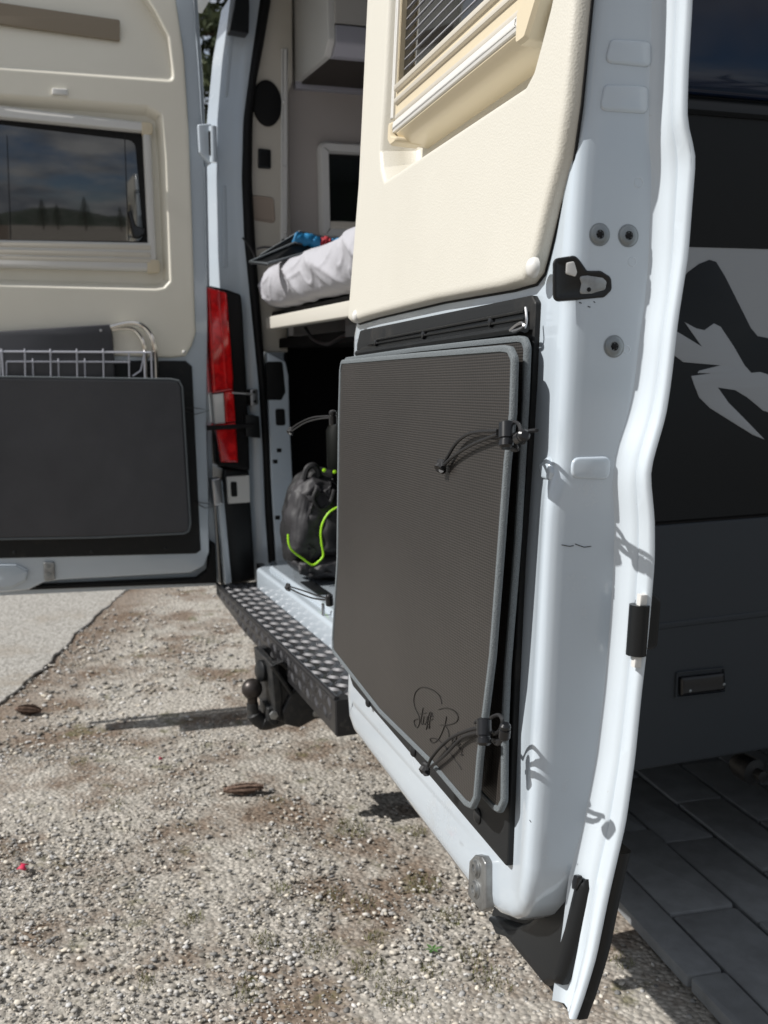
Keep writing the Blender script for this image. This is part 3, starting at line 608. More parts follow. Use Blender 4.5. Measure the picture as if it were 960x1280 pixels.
b = MB(); b.tube(spline([cc+Vector((0, 0, -.035)), cc+Vector((0, .002, -.062)), cc+Vector((0, .022, -.083)), cc+Vector((0, .05, -.082)), cc+Vector((0, .085, -.075))]), [.014]*8+[.018]*8+[.021]*17, 14); mk('ball_neck', b, HITCHM, hitch)
b = MB(); b.plate(FX, rnd(FX.bps([(333, 884), (345, 882), (347, 905), (340, 906), (334, 900)], hx-.02), .004), hx-.09, hx-.01, .005); mk('clamp_block', b, HITCHM, hitch)
for q in ((342, 894), (395, 891)):
    b = MB(); b.lathe(H(*q, hx+.014), (1, 0, 0), [(.010, -.004), (.010, .005), (.003, .006)], 6); mk('hex_bolt', b, GALV, hitch)
b = MB(); b.lathe(H(334, 838, hx-.06), (.2, -1, .1), [(.020, -.06), (.024, -.02), (.026, 0), (.026, .02), (.020, .024), (.004, .026)], 22); sk = mk('trailer_socket', b, BLACKP, hitch)

# ================================================================== LEFT REAR DOOR
DL = empty('rear_door', FL.p(0, .45, 0), None, None); DL.parent = VAN; WLd = FL.p(0, .45, 0); DL.location = WLd-WL['camper_van']; WL[DL.name] = WLd
DL['label'] = 'left rear door opened square to the van, cream lined and in shade'
def Lp(px, w=0): return FL.bps(px, w)
Lw = -.78
# painted door frame
out = Lp([(236, -420), (242, -100), (243, 0), (250, 100), (256, 207), (260, 400), (259, 547), (261, 600), (262, 690), (256, 708), (238, 717), (75, 726), (55, 729), (35, 738), (0, 741)])
ub = -.82; out = out+[(ub, out[-1][1]+.02), (ub, out[0][1])]
sk_ = Lp([(228, -420), (236, -100), (247, 0), (254, 100), (259, 207), (263, 400), (266, 600), (274, 732), (0, 745)], -.08); sk_ = sk_+[(ub-.03, sk_[-1][1]+.02), (ub-.03, sk_[0][1])]
b = MB(); b.plate(FL, sk_, -.105, -.08, .004); mk('outer_skin', b, WHITE, DL)
se = Lp([(262, 676), (269, 680), (271, 728), (0, 738), (0, 733), (245, 722), (258, 712)], -.06)
b = MB(); b.plate(FL, se, -.078, -.045, .006); mk('lower_seal', b, BLACKS, DL)
# cream lining with the window recess
cr = Lp([(206, -420), (216, -100), (220, 0), (230, 67), (236, 160), (240, 267), (244, 400), (245, 415), (240, 432), (232, 445), (215, 447), (0, 440)], .012); cr = cr+[(ub+.02, cr[-1][1]), (ub+.02, cr[0][1])]
rec = Lp([(-40, 118), (185, 131), (203, 142), (208, 200), (214, 352), (206, 361), (195, 363), (-40, 357)], .012)
rec = rec[1:-1]; rec = [(ub+.10, rec[0][1]+.006)]+rec+[(ub+.10, rec[-1][1])]
rec = rnd(rec, .012)
wedge = Lp([(178, -14), (195, 12), (212, 45), (219, 103), (-20, 85)], .012); wedge = [(ub+.04, wedge[0][1]+.45), (wedge[0][0], wedge[0][1]+.45)]+wedge[:4]+[(ub+.04, wedge[4][1])]
rp_ = lambda d: [(0, .012), (.003, .0105), (.008, .002), (.016, -.02), (.022, -.03)]
sv = min(v for _, v in wedge)
def wslope(d0):
    return lambda a, b_: .012-d0-.07*max(0, min(1, (b_-sv-.0)/.5))
b = MB(); b.loft(FL, cr, [(0, 0), (0, .006), (.003, .0105), (.008, .012)], flat=.003, holes=[(rec, [(-.003, .012)]+rp_(0), True), (rnd(wedge, .02), [(-.003, .012), (0, .012), (.004, .010), (.010, lambda a, b_: .006-.10*max(0, min(1, (b_-sv)/.5)))], True)])
lining = mk('door_lining', b, CREAM_SHADE, DL)
b = MB(); b.loft(FL, out, [(0, -.07), (0, -.012), (.003, -.004), (.012, 0)], cap0=False, holes=[(offs(ccw(rec), -.003), [(0, 0), (0, -.06)], False), (offs(ccw(wedge), -.003), [(0, 0), (0, -.06)], False)])
mk('door_frame', b, WHITE, DL)
sl_ = Lp([(0, 14), (150, 25.5), (150, 52), (0, 41)], -.01); sl_ = [(ub+.1, sl_[0][1]+.03)]+sl_[1:3]+[(ub+.1, sl_[3][1]+.03)]
b = MB(); b.plate(FL, rnd(sl_, .006), -.014, -.004, .002); mk('grab_slot', b, mat('slot_shadow_tan', (.24, .20, .15), .8), DL)
b = MB(); b.plate(FL, rnd(Lp([(65, 110), (84, 111), (85, 119), (65, 118)], .02), .003), .01, .022, .003); mk('blind_catch', b, OFFW, DL)
for q in ((230, 440),):
    u, v = FL.bp(*q, .014); b = MB(); b.lathe(FL.p(u, v, .011), FL.W, [(.006, 0), (.005, .004), (.002, .006)], 12); mk('trim_button', b, OFFW, DL)
# window: frame rails, glass, blind
wf = Lp([(0, 143), (188, 153), (197, 339), (0, 330)], 0)
u0, u1 = ub+.14, wf[1][0]; vt, vb = wf[1][1], wf[2][1]; u2 = wf[2][0]
def lerpq(a, c, t): return (a[0]+(c[0]-a[0])*t, a[1]+(c[1]-a[1])*t)
b = MB()
TL, TR, BR, BL_ = (u0, wf[0][1]+.03), (u1, vt), (u2, vb), (u0, wf[3][1]-.01)
gi = Lp([(0, 157), (180, 163), (187, 305), (0, 302)], 0)
gl = [(u0+.03, gi[0][1]+.028), gi[1], gi[2], (u0+.03, gi[3][1])]
b = MB(); b.loft(FL, rnd([TL, TR, BR, BL_], .012), [(0, -.03), (0, -.006), (.004, 0), (.008, .002)], holes=[(gl, [(0, .002), (.002, 0), (.005, -.014), (.005, -.026)], False)]); mk('window_frame', b, OFFW, DL)
for a, c in (((177, 152), (191, 168)), ((184, 324), (200, 341))):
    q = Lp([(a[0], a[1]), (c[0], a[1]+1), (c[0], c[1]), (a[0], c[1])], .003); b = MB(); b.plate(FL, rnd(q, [.004, .012, .012, .004]), -.02, .0035, .003); mk('frame_corner', b, CREAMP, DL)
b = MB(); b.plate(FL, offs(ccw(gl), -.004), -.034, -.026, .001); mk('window_glass', b, GLASS, DL)
gk = offs(ccw(gl), .004); gk2 = rnd(Lp([(0, 167), (165, 172), (176, 182), (182, 303), (0, 302)], -.02)[0:], .01)
g_in = rnd([(u0+.05, gl[0][1]-.014), Lp([(170, 174)], -.02)[0], Lp([(181, 303)], -.02)[0], (u0+.05, gl[3][1]+.004)], .03)
b = MB(); b.loft(FL, gk, [(0, -.0262), (0, -.0225)], holes=[(g_in, [(0, -.0225), (.003, -.0255)], False)]); mk('window_gasket', b, BLACKS, DL)
for y0_, y1_, dw in ((303, 309, .004), (312, 318, .006), (320, 325, .004)):
    q = Lp([(0, y0_), (188, y0_+3.5), (189, y1_+3.5), (0, y1_)], .004); q[0] = (u0+.02, q[0][1]); q[3] = (u0+.02, q[3][1])
    b = MB(); b.plate(FL, q, -.01, dw, .002); mk('blind_rail', b, BLINDM, DL)
for x in (8, 156): b = MB(); b.tube([FL.p(*FL.bp(x, 168, -.018), -.018), FL.p(*FL.bp(x+5, 302, -.018), -.018)], .0007, 5); mk('blind_cord', b, CORD, DL)
b = MB(); b.plate(FL, rnd(Lp([(160, 264), (164, 263), (170, 282), (181, 286), (181, 292), (174, 298), (167, 297)], -.01), .003), -.022, -.008, .004); mk('window_latch', b, LOCK, DL)
# black lower panel
bp_ = Lp([(0, 450), (232, 451), (240, 458), (251, 688), (245, 692), (0, 698)], .004); bp_ = bp_+[(ub+.05, bp_[-1][1]+.01), (ub+.05, bp_[0][1])]
b = MB(); b.plate(FL, bp_, -.001, .006, .003); mk('lower_panel', b, BPANEL, DL)
for q in ((18, 691), (115, 690), (207, 686)):
    u, v = FL.bp(*q, .006); b = MB(); b.lathe(FL.p(u, v, .005), FL.W, [(.006, 0), (.006, .002), (.002, .004)], 12); mk('panel_screw', b, BLACKP, DL)
b = MB(); b.plate(FL, rnd(Lp([(-30, 706), (20, 706), (36, 714), (33, 726), (15, 735), (-30, 738)], .012), .01), -.01, .014, .008); mk('latch_cover', b, WHITE, DL)
b = MB(); b.plate(FL, rnd(Lp([(54, 703), (68, 703), (69, 725), (55, 727)], .012), .006), -.002, .010, .003); hb = mk('guide_bracket', b, GALV, DL)
for q in ((61, 708), (61, 718)):
    u, v = FL.bp(*q, .01); b = MB(); b.lathe(FL.p(u, v, .009), FL.W, [(.007, 0), (.006, .004), (.002, .004)], 6); mk('bracket_bolt', b, BOLTM, DL)
# hinge at the pillar
b = MB(); b.plate(FX, rnd(FX.bps([(247, 155), (263, 154), (268, 160), (268, 200), (262, 206), (249, 190)], -1.48), .006), -1.53, -1.48, .005); hg = mk('hinge', b, WHITE, DL)
b = MB(); b.tube([FX.p(*FX.bp(266, 158, -1.475), -1.475), FX.p(*FX.bp(267, 203, -1.475), -1.475)], .011, 12); mk('hinge_barrel', b, WHITE, DL)
b = MB(); b.tube([FX.p(*FX.bp(262, 164, -1.472), -1.472), FX.p(*FX.bp(263, 194, -1.472), -1.472)], .004, 8); mk('hinge_pin', b, BLACKS, DL)
b = MB(); b.plate(FX, rnd(FX.bps([(265, 600), (277, 597), (280, 630), (268, 634)], -1.48), .006), -1.53, -1.485, .004, holes=None); mk('hinge', b, METAL, DL)

# ================================================================== RIGHT REAR DOOR
o = FR.p(0, .45, 0)
DR = empty('rear_door', o, None, None); DR.parent = VAN; DR.location = o-WL['camper_van']; WL[DR.name] = Vector(o)
DR['label'] = 'near rear door folded fully back, sunlit cream lining and white painted edge'
def rp3(px, w=0): return FR.bps(px, w)
A_px = [(742, -40), (742, 0), (737, 33), (729, 133), (722, 200), (718.5, 250), (715.5, 317), (712, 383), (708.5, 467), (705.5, 517), (703, 583), (698, 598), (690, 608), (687, 633), (683.5, 700), (678.5, 813), (672, 947), (668, 1000), (667, 1042), (662, 1100), (655, 1132), (646, 1147), (636, 1152), (621, 1146), (583, 1109), (440, 916), (434, 898), (432, 870)]
edge = rp3(A_px, 0)
top = 2.1
W = rp3([(715.5, 317)])[0][0]
hinge_e = rp3([(440, 420), (444, 398), (455, 220), (464.5, 0)], 0)
outl = [(edge[0][0]-.005, top)]+edge+hinge_e+[(hinge_e[-1][0]+.22, top)]

# flange strip: bright lip that runs down behind the edge face
UB = W+.002; UC = W+.030
fe = Frame(FR.p(0, 0, 0), -FR.W, FR.V)   # plane of the free edge : u=-w(depth), v, w=u
def edge_bp(px, uu):
    f2 = Frame(FR.p(uu, 0, 0), -FR.W, FR.V); return [(f2.bp(x, y, 0)[1], -f2.bp(x, y, 0)[0]) for x, y in px]   # (v, w)
B_px = [(825, -30), (825, 17), (822, 100), (821, 180), (825, 217), (823, 267), (820, 333), (816, 383), (810, 417), (803, 483), (793, 527), (780, 560), (775, 600), (778, 650), (777, 700), (772, 780), (765, 863), (755, 947), (745, 1000), (735, 1050), (727, 1086), (717, 1170), (709, 1220), (704, 1256)]
C_px = [(858, -30), (858, 0), (853, 83), (851, 150), (855, 165), (862.5, 193), (858, 250), (853, 317), (840, 400), (832, 473), (825, 520), (813, 560), (805, 590), (808, 620), (811, 650), (811, 700), (810, 713), (803, 797), (795, 863), (786.7, 947), (775, 1030), (768, 1060), (754, 1120), (738, 1199), (719, 1261), (711.6, 1275)]
Bc = edge_bp(B_px, UB); Cc = edge_bp(C_px, UC)
vb_ = min(v for v, _ in Cc)
def smooth(c_, r=.014):
    vs_ = np.linspace(min(a for a, _ in c_)-.03, max(a for a, _ in c_)+.03, 260); ys_ = np.array([interp(c_, v) for v in vs_])
    return [(float(v), float(np.average(ys_, weights=np.exp(-((vs_-v)/r)**2)))) for v in vs_]
Bc = smooth(Bc); Cc = smooth(Cc, .009)
rows = []
for k in range(150):
    v = vb_+(top-vb_)*(k/149)**1.0; wb = interp(Bc, v); wc = interp(Cc, v); wb = min(wb, -.03)
    rows.append([FR.p(*q[:2], q[2]) for q in ((UB-.004, v, wb+.010), (UB-.001, v, wb+.005), (UB+.003, v, wb+.001), (UB+.010, v, wb*.8+wc*.2), (UB+.015, v, wb*.5+wc*.5), (UB+.0165, v, wb*.42+wc*.58-.002), (UB+.018, v, wb*.38+wc*.62), (UC-.002, v, wc), (UC, v, wc-.002), (UC, v, wc-.006), (UC-.006, v, wc-.008), (UB-.1, v, wc-.008), (.05, v, min(wc, -.05)-.006))])
b = MB(); b.grid(rows); mk('outer_skin', b, WHITE_D, DR, sharp=70)
rc0 = rp3([(480, 100), (474, 190), (475.5, 212), (480, 230), (657, 113), (668, 92), (678, 55), (689, 12), (700, -40)], 0)
rc0 = offs(ccw([(rc0[0][0]+.03, top-.2)]+rc0+[(rc0[-1][0], top-.2)]), -.003)
Aw = edge_bp(A_px[:18], W)
wA_low = Aw[-1][1]; vA_low = Aw[-1][0]
Aw = smooth(Aw)
i0 = 18
outl = [(W, top), (W, vA_low)]+rp3(A_px[i0:i0+5], wA_low*.6)+edge[i0+5:]+hinge_e+[(hinge_e[-1][0]+.22, top)]
outl = [(min(u_, W), v_) for u_, v_ in outl]
def wf_(d0): return lambda a, v_: d0+interp(Aw, v_)*max(0, min(1, (a-(W-.032))/.032))+.004*max(0, min(1, (a-(W-.032))/.032))
wback = lambda a, v_: min(interp(Bc, v_)+.002, -.03)
outl = ccw(outl); N_ = len(outl)
dens = []
for i in range(N_):        # short steps so that the edge face can follow the pressed steel
    a_ = Vector(outl[i]); c_ = Vector(outl[(i+1) % N_]); m_ = max(1, int((c_-a_).length/.010))
    dens += [tuple(a_.lerp(c_, j/m_)) for j in range(m_)]
b = MB(); b.loft(FR, dens, [(0, wback), (0, wf_(-.022)), (0, wf_(-.014)), (.0014, wf_(-.008)), (.0045, wf_(-.0035)), (.010, wf_(-.001)), (.018, wf_(0)), (.034, 0), (.040, 0)], holes=[(rc0, [(0, 0), (0, -.05)], False)])
body = mk('door_frame', b, WHITE, DR, sharp=60)
# black rubbing strip on the outside low corner
rows = []
for k in range(30):
    v = vb_-.002+(interp([(y, x) for x, y in [(0, 0)]], 0) if 0 else 0)+k/29*(edge_bp([(772, 1066)], UC)[0][0]-vb_)
    wc = interp(Cc, v)-.006
    rows.append([FR.p(u, v, w_) for u, w_ in ((UC-.2, wc), (UC-.004, wc), (UC-.001, wc-.004), (UC-.001, wc-.012), (UC-.006, wc-.016), (UC-.2, wc-.016))])
b = MB(); b.grid(rows); mk('outer_trim', b, BLACKP, DR, sharp=60)
# black moulding at the lower free corner
def onskin(px, d=0):
    out = []
    for q in px:
        w_ = -.05
        for _ in range(6): u_, v_ = FR.bp(*q, w_); w_ = interp(Cc, v_)+d
        out.append((u_, v_))
    return out
mo = onskin([(713, 1087), (722, 1089), (736, 1098), (734, 1112), (720, 1170), (705, 1222), (699, 1232), (690, 1230), (681, 1233), (668, 1217), (640, 1182), (610, 1146), (628, 1153), (645, 1158), (665, 1150), (686, 1130), (700, 1105)], .008)
cw = lambda d: (lambda a, v_: interp(Cc, v_)+d)
mw = interp(Cc, .61)
b = MB(); b.loft(FR, mo, [(0, cw(-.004)), (0, cw(.005)), (.002, cw(.009)), (.005, cw(.012)), (.010, cw(.013))], cap0=True); mo_o = mk('corner_moulding', b, BLACKP, DR)
b = MB(); b.plate(FR, rnd(rp3([(720, 1093), (726, 1095), (722, 1112), (715, 1110)], mw+.012), .002), mw+.010, mw+.0145, .001); mk('moulding_tab', b, LOCK, DR)
# embossed pads on the edge face
def epl(name, px, h0, h1, m, r=.002, cr=.004, holes=None, parent=None):
    f2 = Frame(FR.p(W, 0, 0), -FR.W, FR.V); b = MB(); b.plate(f2, rnd(f2.bps(px, h1), cr), h0, h1, r); return mk(name, b, m, parent or DR)
epl('embossed_pad', [(764, 48), (815, 51), (815, 84), (756, 78)], -.001, .0018, WHITE, .0018, .006)
epl('embossed_pad', [(756, 105), (812, 107), (811, 142), (750, 138)], -.001, .0018, WHITE, .0018, .006)
epl('embossed_pad', [(716, 572), (765, 570), (763, 600), (714, 598)], -.001, .0022, WHITE, .0022, .008)
ef = Frame(FR.p(W, 0, 0), -FR.W, FR.V)
def bolt(q, r=.0085):
    u, v = ef.bp(*q, .001); b = MB(); b.lathe(ef.p(u, v, 0), ef.W, [(r*1.15, 0), (r*1.15, .0004), (r, .0005), (r, .0009), (r*.85, .0015), (r*.45, .0015), (r*.38, .0006), (.0, .0006)], 24)
    bb = mk('edge_bolt', b, BOLTM, DR)
    b = MB(); st = []
    for k in range(12): rr = r*(.42 if k % 2 == 0 else .26); st.append((u+rr*math.cos(k*math.pi/6), v+rr*math.sin(k*math.pi/6)))
    b.plate(ef, st, .0007, .0018, .0002); return mk('torx_socket', b, BLACKS, DR)
for q in ((750, 293), (786, 294.5), (768, 433)): bolt(q)
# latch opening: flat dark plate standing in for the shaded cavity
lat = rnd(ef.bps([(695, 326), (719, 322), (724, 328), (733, 341), (751, 341), (762, 348), (763, 361), (755, 369), (722, 372), (695, 374)], .001), .004)
b = MB(); b.loft(ef, offs(ccw(lat), -.0022), [(0, -.001), (.0006, .0007), (.002, .0010), (.0034, .0008), (.004, .0004)], cap=True); mk('latch_dark_plate', b, mat('latch_cavity_black', (.004, .004, .004), .35), DR)
epl('latch_claw', [(724, 345), (735, 344), (754, 347), (759, 352), (757, 362), (740, 367), (724, 368), (727, 355)], .0003, .0012, GALV, .0015, .003)
epl('latch_block', [(708, 328), (718, 326), (722, 340), (720, 346), (707, 342)], .0003, .0014, OFFW, .0015, .002)
b = MB(); u, v = ef.bp(736, 362, .001); b.lathe(ef.p(u, v, .0006), ef.W, [(.002, 0), (.002, .0009), (0.0005, .001)], 10); mk('latch_pin', b, BLACKS, DR)
# small raised screw heads
for q, rr in (((791, 327), .0045), ((799, 228), .005), ((784, 437), .004)):
    u, v = ef.bp(*q, .001); b = MB(); b.lathe(ef.p(u, v, -.0005), ef.W, [(rr, 0), (rr, .0005), (rr*.8, .0008), (rr*.7, .0004), (0, .0004)], 16); mk('paint_plug', b, WHITE, DR)
# scratches: fine dark chips
b = MB()
for pl_ in (((702, 681), (712, 683), (717, 682)), ((719, 680), (730, 684), (739, 683)), ((724, 378), (727, 379)), ((735, 383), (738, 384)), ((742, 377), (744, 378)), ((662, 1025), (664, 1028))):
    b.tube([ef.p(*ef.bp(x, y, .0003), .0003) for x, y in pl_], .0004, 4)
mk('paint_chips', b, BLACKS, DR)
# crease tab in the white frame
b = MB(); b.plate(FR, rnd(rp3([(672, 580), (684, 570), (690, 590), (688, 602), (676, 598)], .003), .004), -.001, .004, .003); mk('frame_tab', b, WHITE, DR)
# catch on the outer lip
ck = Frame(FR.p(UC, 0, 0), -FR.W, FR.V)
b = MB(); wv, wz = edge_bp([(800, 757), (800, 820)], UC), None
v0, v1 = wv[1][0], wv[0][0]; wm = .5*(wv[0][1]+wv[1][1])
b.tube([FR.p(UC-.004, v0, wm), FR.p(UC-.004, v1, wm)], .009, 12); cat_ = mk('lip_catch', b, BLACKP, DR)
b = MB(); b.plate(ck, rnd([(-wm, v0+.004), (-wm+.022, v0+.004), (-wm+.022, v1+.004), (-wm+.012, v1+.012), (-wm, v1+.004)], .006), -.02, -.004, .003); mk('catch_back', b, BLACKP, DR)
b = MB(); b.rect(ck, -wm-.003, -wm+.004, v1, v1+.010, -.004, .002, .001); b.rect(ck, -wm-.004, -wm+.003, v0-.01, v0, -.004, .002, .001); mk('catch_clip', b, OFFW, DR)

# cream lining, window recess
cz = .016
cl = rp3([(738, -40), (735, 0), (727, 83), (722, 133), (713, 197), (697, 260), (683.5, 317), (677, 341), (667, 354), (640, 361.7), (553, 377), (470, 397), (447, 404), (443, 400), (456.7, 233), (468, 0)], .004)
cl = [(cl[0][0]-.005, top-.02)]+cl+[(cl[-1][0]+.21, top-.02)]
rc = rp3([(480, 100), (474, 190), (475.5, 212), (480, 230), (657, 113), (668, 92), (678, 55), (689, 12), (700, -40)], cz)
rc = [(rc[0][0]+.005, top-.2)]+rc+[(rc[-1][0], top-.2)]
rc = rnd(rc, .010, 4)
b = MB(); b.loft(FR, cl, [(0, 0), (0, .008), (.0015, .0125), (.004, .015), (.008, cz)], flat=.003, holes=[(rc, [(-.003, cz), (0, cz), (.002, cz-.001), (.005, cz-.005), (.012, -.012), (.018, -.03), (.024, -.034)], True)])
mk('door_lining', b, CREAM_SUN, DR, sharp=50)
b = MB(); b.loft(FR, offs(ccw(cl), -.0022), [(0, -.0005), (0, .0015), (.003, .0015)], cap=False); mk('lining_gap', b, BLACKS, DR)
b = MB(); u, v = rp3([(663, 334)], cz+.004)[0]; b.lathe(FR.p(u, v, cz-.001), FR.W, [(.009, 0), (.009, .003), (.0075, .006), (.004, .008), (.0005, .0085)], 20); mk('trim_button', b, OFFW, DR)
b = MB(); u, v = rp3([(444, 395)], cz)[0]; b.lathe(FR.p(u, v, cz-.004), FR.W, [(.009, 0), (.009, .003), (.0075, .006), (.004, .008), (.0005, .0085)], 16); mk('trim_button', b, OFFW, DR)
# window box: cream housing, white rail, blind rails, glass
zf = .004
bl = rp3([(500, 143), (686, 0)], zf)
ul = rp3([(500, 100)], zf)[0][0]; ur = rp3([(683, 30)], zf)[0][0]
vbot = rp3([(508, 172)], zf)[0][1]; vwt = rp3([(505, 150)], zf)[0][1]; vlb = rp3([(504, 107)], zf)[0][1]
print('WIN', ul, ur, vbot, vwt, vlb, rp3([(531, 177), (680, 68), (507, 172), (669, 33), (505, 146), (668, 22), (503, 107), (620, 0)], zf))
q = rp3([(498, 110), (499, 143), (503, 160), (509, 172), (531, 172)], zf)
hb_ = [(ul-.004, top-.3), (ul-.004, vbot+.02), (ul+.01, vbot), (ur-.03, vbot+.002), (ur, vbot+.03), (ur+.012, top-.3)]
gl = [(ul+.008, top-.33), (ul+.008, vlb), (ur-.02, vlb), (ur-.01, top-.33)]
b = MB(); b.loft(FR, rnd(hb_, .012), [(-.004, -.034), (-.003, -.006), (.002, .002), (.010, .010), (.018, .010)], holes=[(rnd(gl, .004), [(0, .010), (.001, .004), (.001, -.016)], False)]); mk('window_housing', b, CREAMP, DR)
# white bottom rail
b = MB(); b.loft(FR, rnd([(ul+.004, vbot+.012), (ur-.045, vbot+.014), (ur-.045, vwt+.004), (ul+.004, vwt+.002)], .004), [(0, .009), (.001, .0125), (.006, .014)]); mk('window_rail', b, OFFW, DR)
b = MB(); b.loft(FR, rnd([(ul-.005, vbot+.03), (ul+.006, vbot+.03), (ul+.006, top-.3), (ul-.005, top-.3)], .002), [(0, .002), (.001, .0125), (.003, .014)]); mk('window_rail', b, OFFW, DR)
# corner caps
b = MB(); b.loft(FR, rnd([(ul-.008, vbot+.028), (ul-.008, vbot+.006), (ul+.006, vbot-.004), (ul+.03, vbot-.004), (ul+.03, vbot+.003), (ul+.008, vbot+.008), (ul+.004, vbot+.028)], .006), [(0, -.02), (0, .012), (.002, .0155)]); mk('frame_corner', b, CREAMP, DR)
b = MB(); b.loft(FR, rnd([(ur-.044, vbot-.002), (ur-.02, vbot-.002), (ur+.006, vbot+.03), (ur+.010, vbot+.12), (ur-.014, vbot+.12), (ur-.016, vbot+.05), (ur-.044, vwt+.004)], .008), [(0, -.02), (0, .012), (.003, .016)]); mk('frame_corner', b, CREAMP, DR)
# blind rails, five stepped
hh = (vlb-vwt)
for k, (a, c, d) in enumerate(((.05, .22, .010), (.26, .44, .006), (.48, .66, .012), (.70, .80, .006), (.83, 1.02, .013))):
    b = MB(); b.loft(FR, [(ul+.010, vwt+hh*a), (ur-.018, vwt+hh*a), (ur-.018, vwt+hh*c), (ul+.010, vwt+hh*c)], [(0, 0), (0, d-.001), (.0015, d+.002), (.003, d+.0025)]); mk('blind_rail', b, BLINDM, DR)
b = MB(); b.plate(FR, gl, -.010, .002, .001); gl_o = mk('window_glass', b, GLASS, DR)
# pleated blind / fly screen lines in front of the glass
for k in range(26):
    v = vlb+.008+k*.0125; b = MB(); b.rect(FR, ul+.012, ur-.014, v, v+.0010, .0022, .0034, .0003); mk('blind_slat', b, WIREM, DR)
# dark lower panel
bz = .006
pn_ = rp3([(450, 413), (664, 369), (669, 378), (668, 400), (664, 485), (657, 600), (650, 700), (641, 900), (634, 1085), (540, 974), (441, 858), (437, 845), (446, 430)], bz)
b = MB(); b.loft(FR, rnd(pn_, [.006, .006, .004, 0, 0, 0, 0, 0, .006, 0, .01, .01, .006]), [(0, -.001), (0, bz-.001), (.001, bz), (.004, bz+.0005)], holes=None); mk('lower_panel', b, BPANEL, DR)
rail = rp3([(470, 425), (655, 389), (655, 409), (448, 441), (448, 436)], bz+.006)
b = MB(); b.plate(FR, rail, bz, bz+.004, .001); mk('aluminium_channel', b, BLACKP, DR)
b = MB(); b.tube([FR.p(*rp3([(x, y)], .014)[0], .014) for x, y in ((447, 442), (656, 410))], .0045, 8); b.tube([FR.p(*rp3([(x, y)], .012)[0], .012) for x, y in ((470, 425), (655, 389))], .0015, 6); b.tube([FR.p(*rp3([(x, y)], .012)[0], .012) for x, y in ((460, 431), (655, 398))], .0012, 6); mk('channel_lip', b, BLACKP, DR)
for q in ((469.5, 428), (529, 418.5), (613, 402.5)):
    u, v = rp3([q], .012)[0]; b = MB(); b.lathe(FR.p(u, v, .009), FR.W, [(.0055, 0), (.0055, .002), (.004, .0045), (.0005, .0055)], 14); mk('channel_screw', b, LOCK, DR)
b = MB(); b.tube(spline([FR.p(*rp3([(x, y)], .018)[0], .018) for x, y in ((657, 384), (658, 400), (656, 410))]), .0012, 6); b.tube(spline([FR.p(*rp3([(x, y)], .02)[0], .02) for x, y in ((638, 413), (645, 407), (652, 404), (655, 408), (648, 412), (641, 414))]), .0016, 6); mk('wire_hook', b, METAL, DR)
for q in ((594, 1020), (514, 938), (458, 877)):
    u, v = rp3([q], .010)[0]; b = MB(); b.lathe(FR.p(u, v, .006), FR.W, [(.008, 0), (.008, .002), (.006, .004), (.001, .005)], 16); mk('panel_button', b, BPANEL, DR)
# guide bracket at the bottom edge
q = rp3([(588, 1075), (595, 1067), (604, 1069), (609, 1078), (609, 1138), (603, 1141), (586, 1120)], .006)
b = MB(); b.plate(FR, rnd(offs(ccw(q), .001), .004), -.002, .008, .002); gb = mk('guide_bracket', b, GALV, DR)
for q in ((596, 1085), (595, 1111)):
    u, v = rp3([q], .008)[0]; b = MB(); b.lathe(FR.p(u, v, .0078), FR.W, [(.0095, 0), (.0095, .001), (.008, .0015), (.0075, .004), (.004, .004), (.0035, .0015), (0.0002, .0015)], 16); mk('bracket_bolt', b, GALV, DR)
# ================================================================== THINGS ON THE DOORS
def cordtube(b, fr, px, w_, r=.0021, n=8): b.tube(spline([fr.p(*fr.bp(x, y, ww), ww) for (x, y), ww in zip(px, w_ if isinstance(w_, list) else [w_]*len(px))], n), r, 8)
BAG = empty('folding_bag', FR.p(.4, .5, .05), 'flat dark mesh storage bag with grey bound edges strapped upright on the near door', 'storage bag')
fw, bw = .036, .017
front = FR.bps([(427, 450), (520, 441), (628, 431.5), (637, 433), (643, 446), (641, 516), (634, 579), (625, 700), (615.6, 821), (606, 899), (600, 946), (595.5, 1000), (590, 1012), (582, 1008), (537.5, 955), (475, 892.5), (416, 816), (415.5, 799), (421.5, 699), (423.5, 516), (425, 462)], fw)
back = FR.bps([(431, 447), (520, 434), (575, 427.5), (648, 419.5), (655, 421), (659, 432), (656.5, 500), (647, 672), (644, 711), (634, 836), (631, 905), (630, 1004), (624, 1017), (616, 1012), (540, 930), (432, 800), (428, 600)], bw)
def bagpanel(name, pts, w_, m, th=.004):
    pts = ccw(rnd(pts, .010, 4)); b = MB(); b.loft(FR, offs(pts, .0055), [(0, w_-th), (0, w_-.001), (.001, w_)], cap0=True); o = mk(name, b, m, BAG)
    b = MB(); b.loft(FR, pts, [(.0060, w_-th-.0003), (.0012, w_-th-.0008), (0, w_-th), (-.0004, w_-.002), (0, w_+.0002), (.0012, w_+.0014), (.0032, w_+.0016), (.0056, w_+.0012), (.0062, w_-.0005)], cap=False); mk('edge_binding', b, PIPE, o); return o
fp = bagpanel('front_panel', front, fw, MESHF); bagpanel('back_panel', back, bw, MESHF)
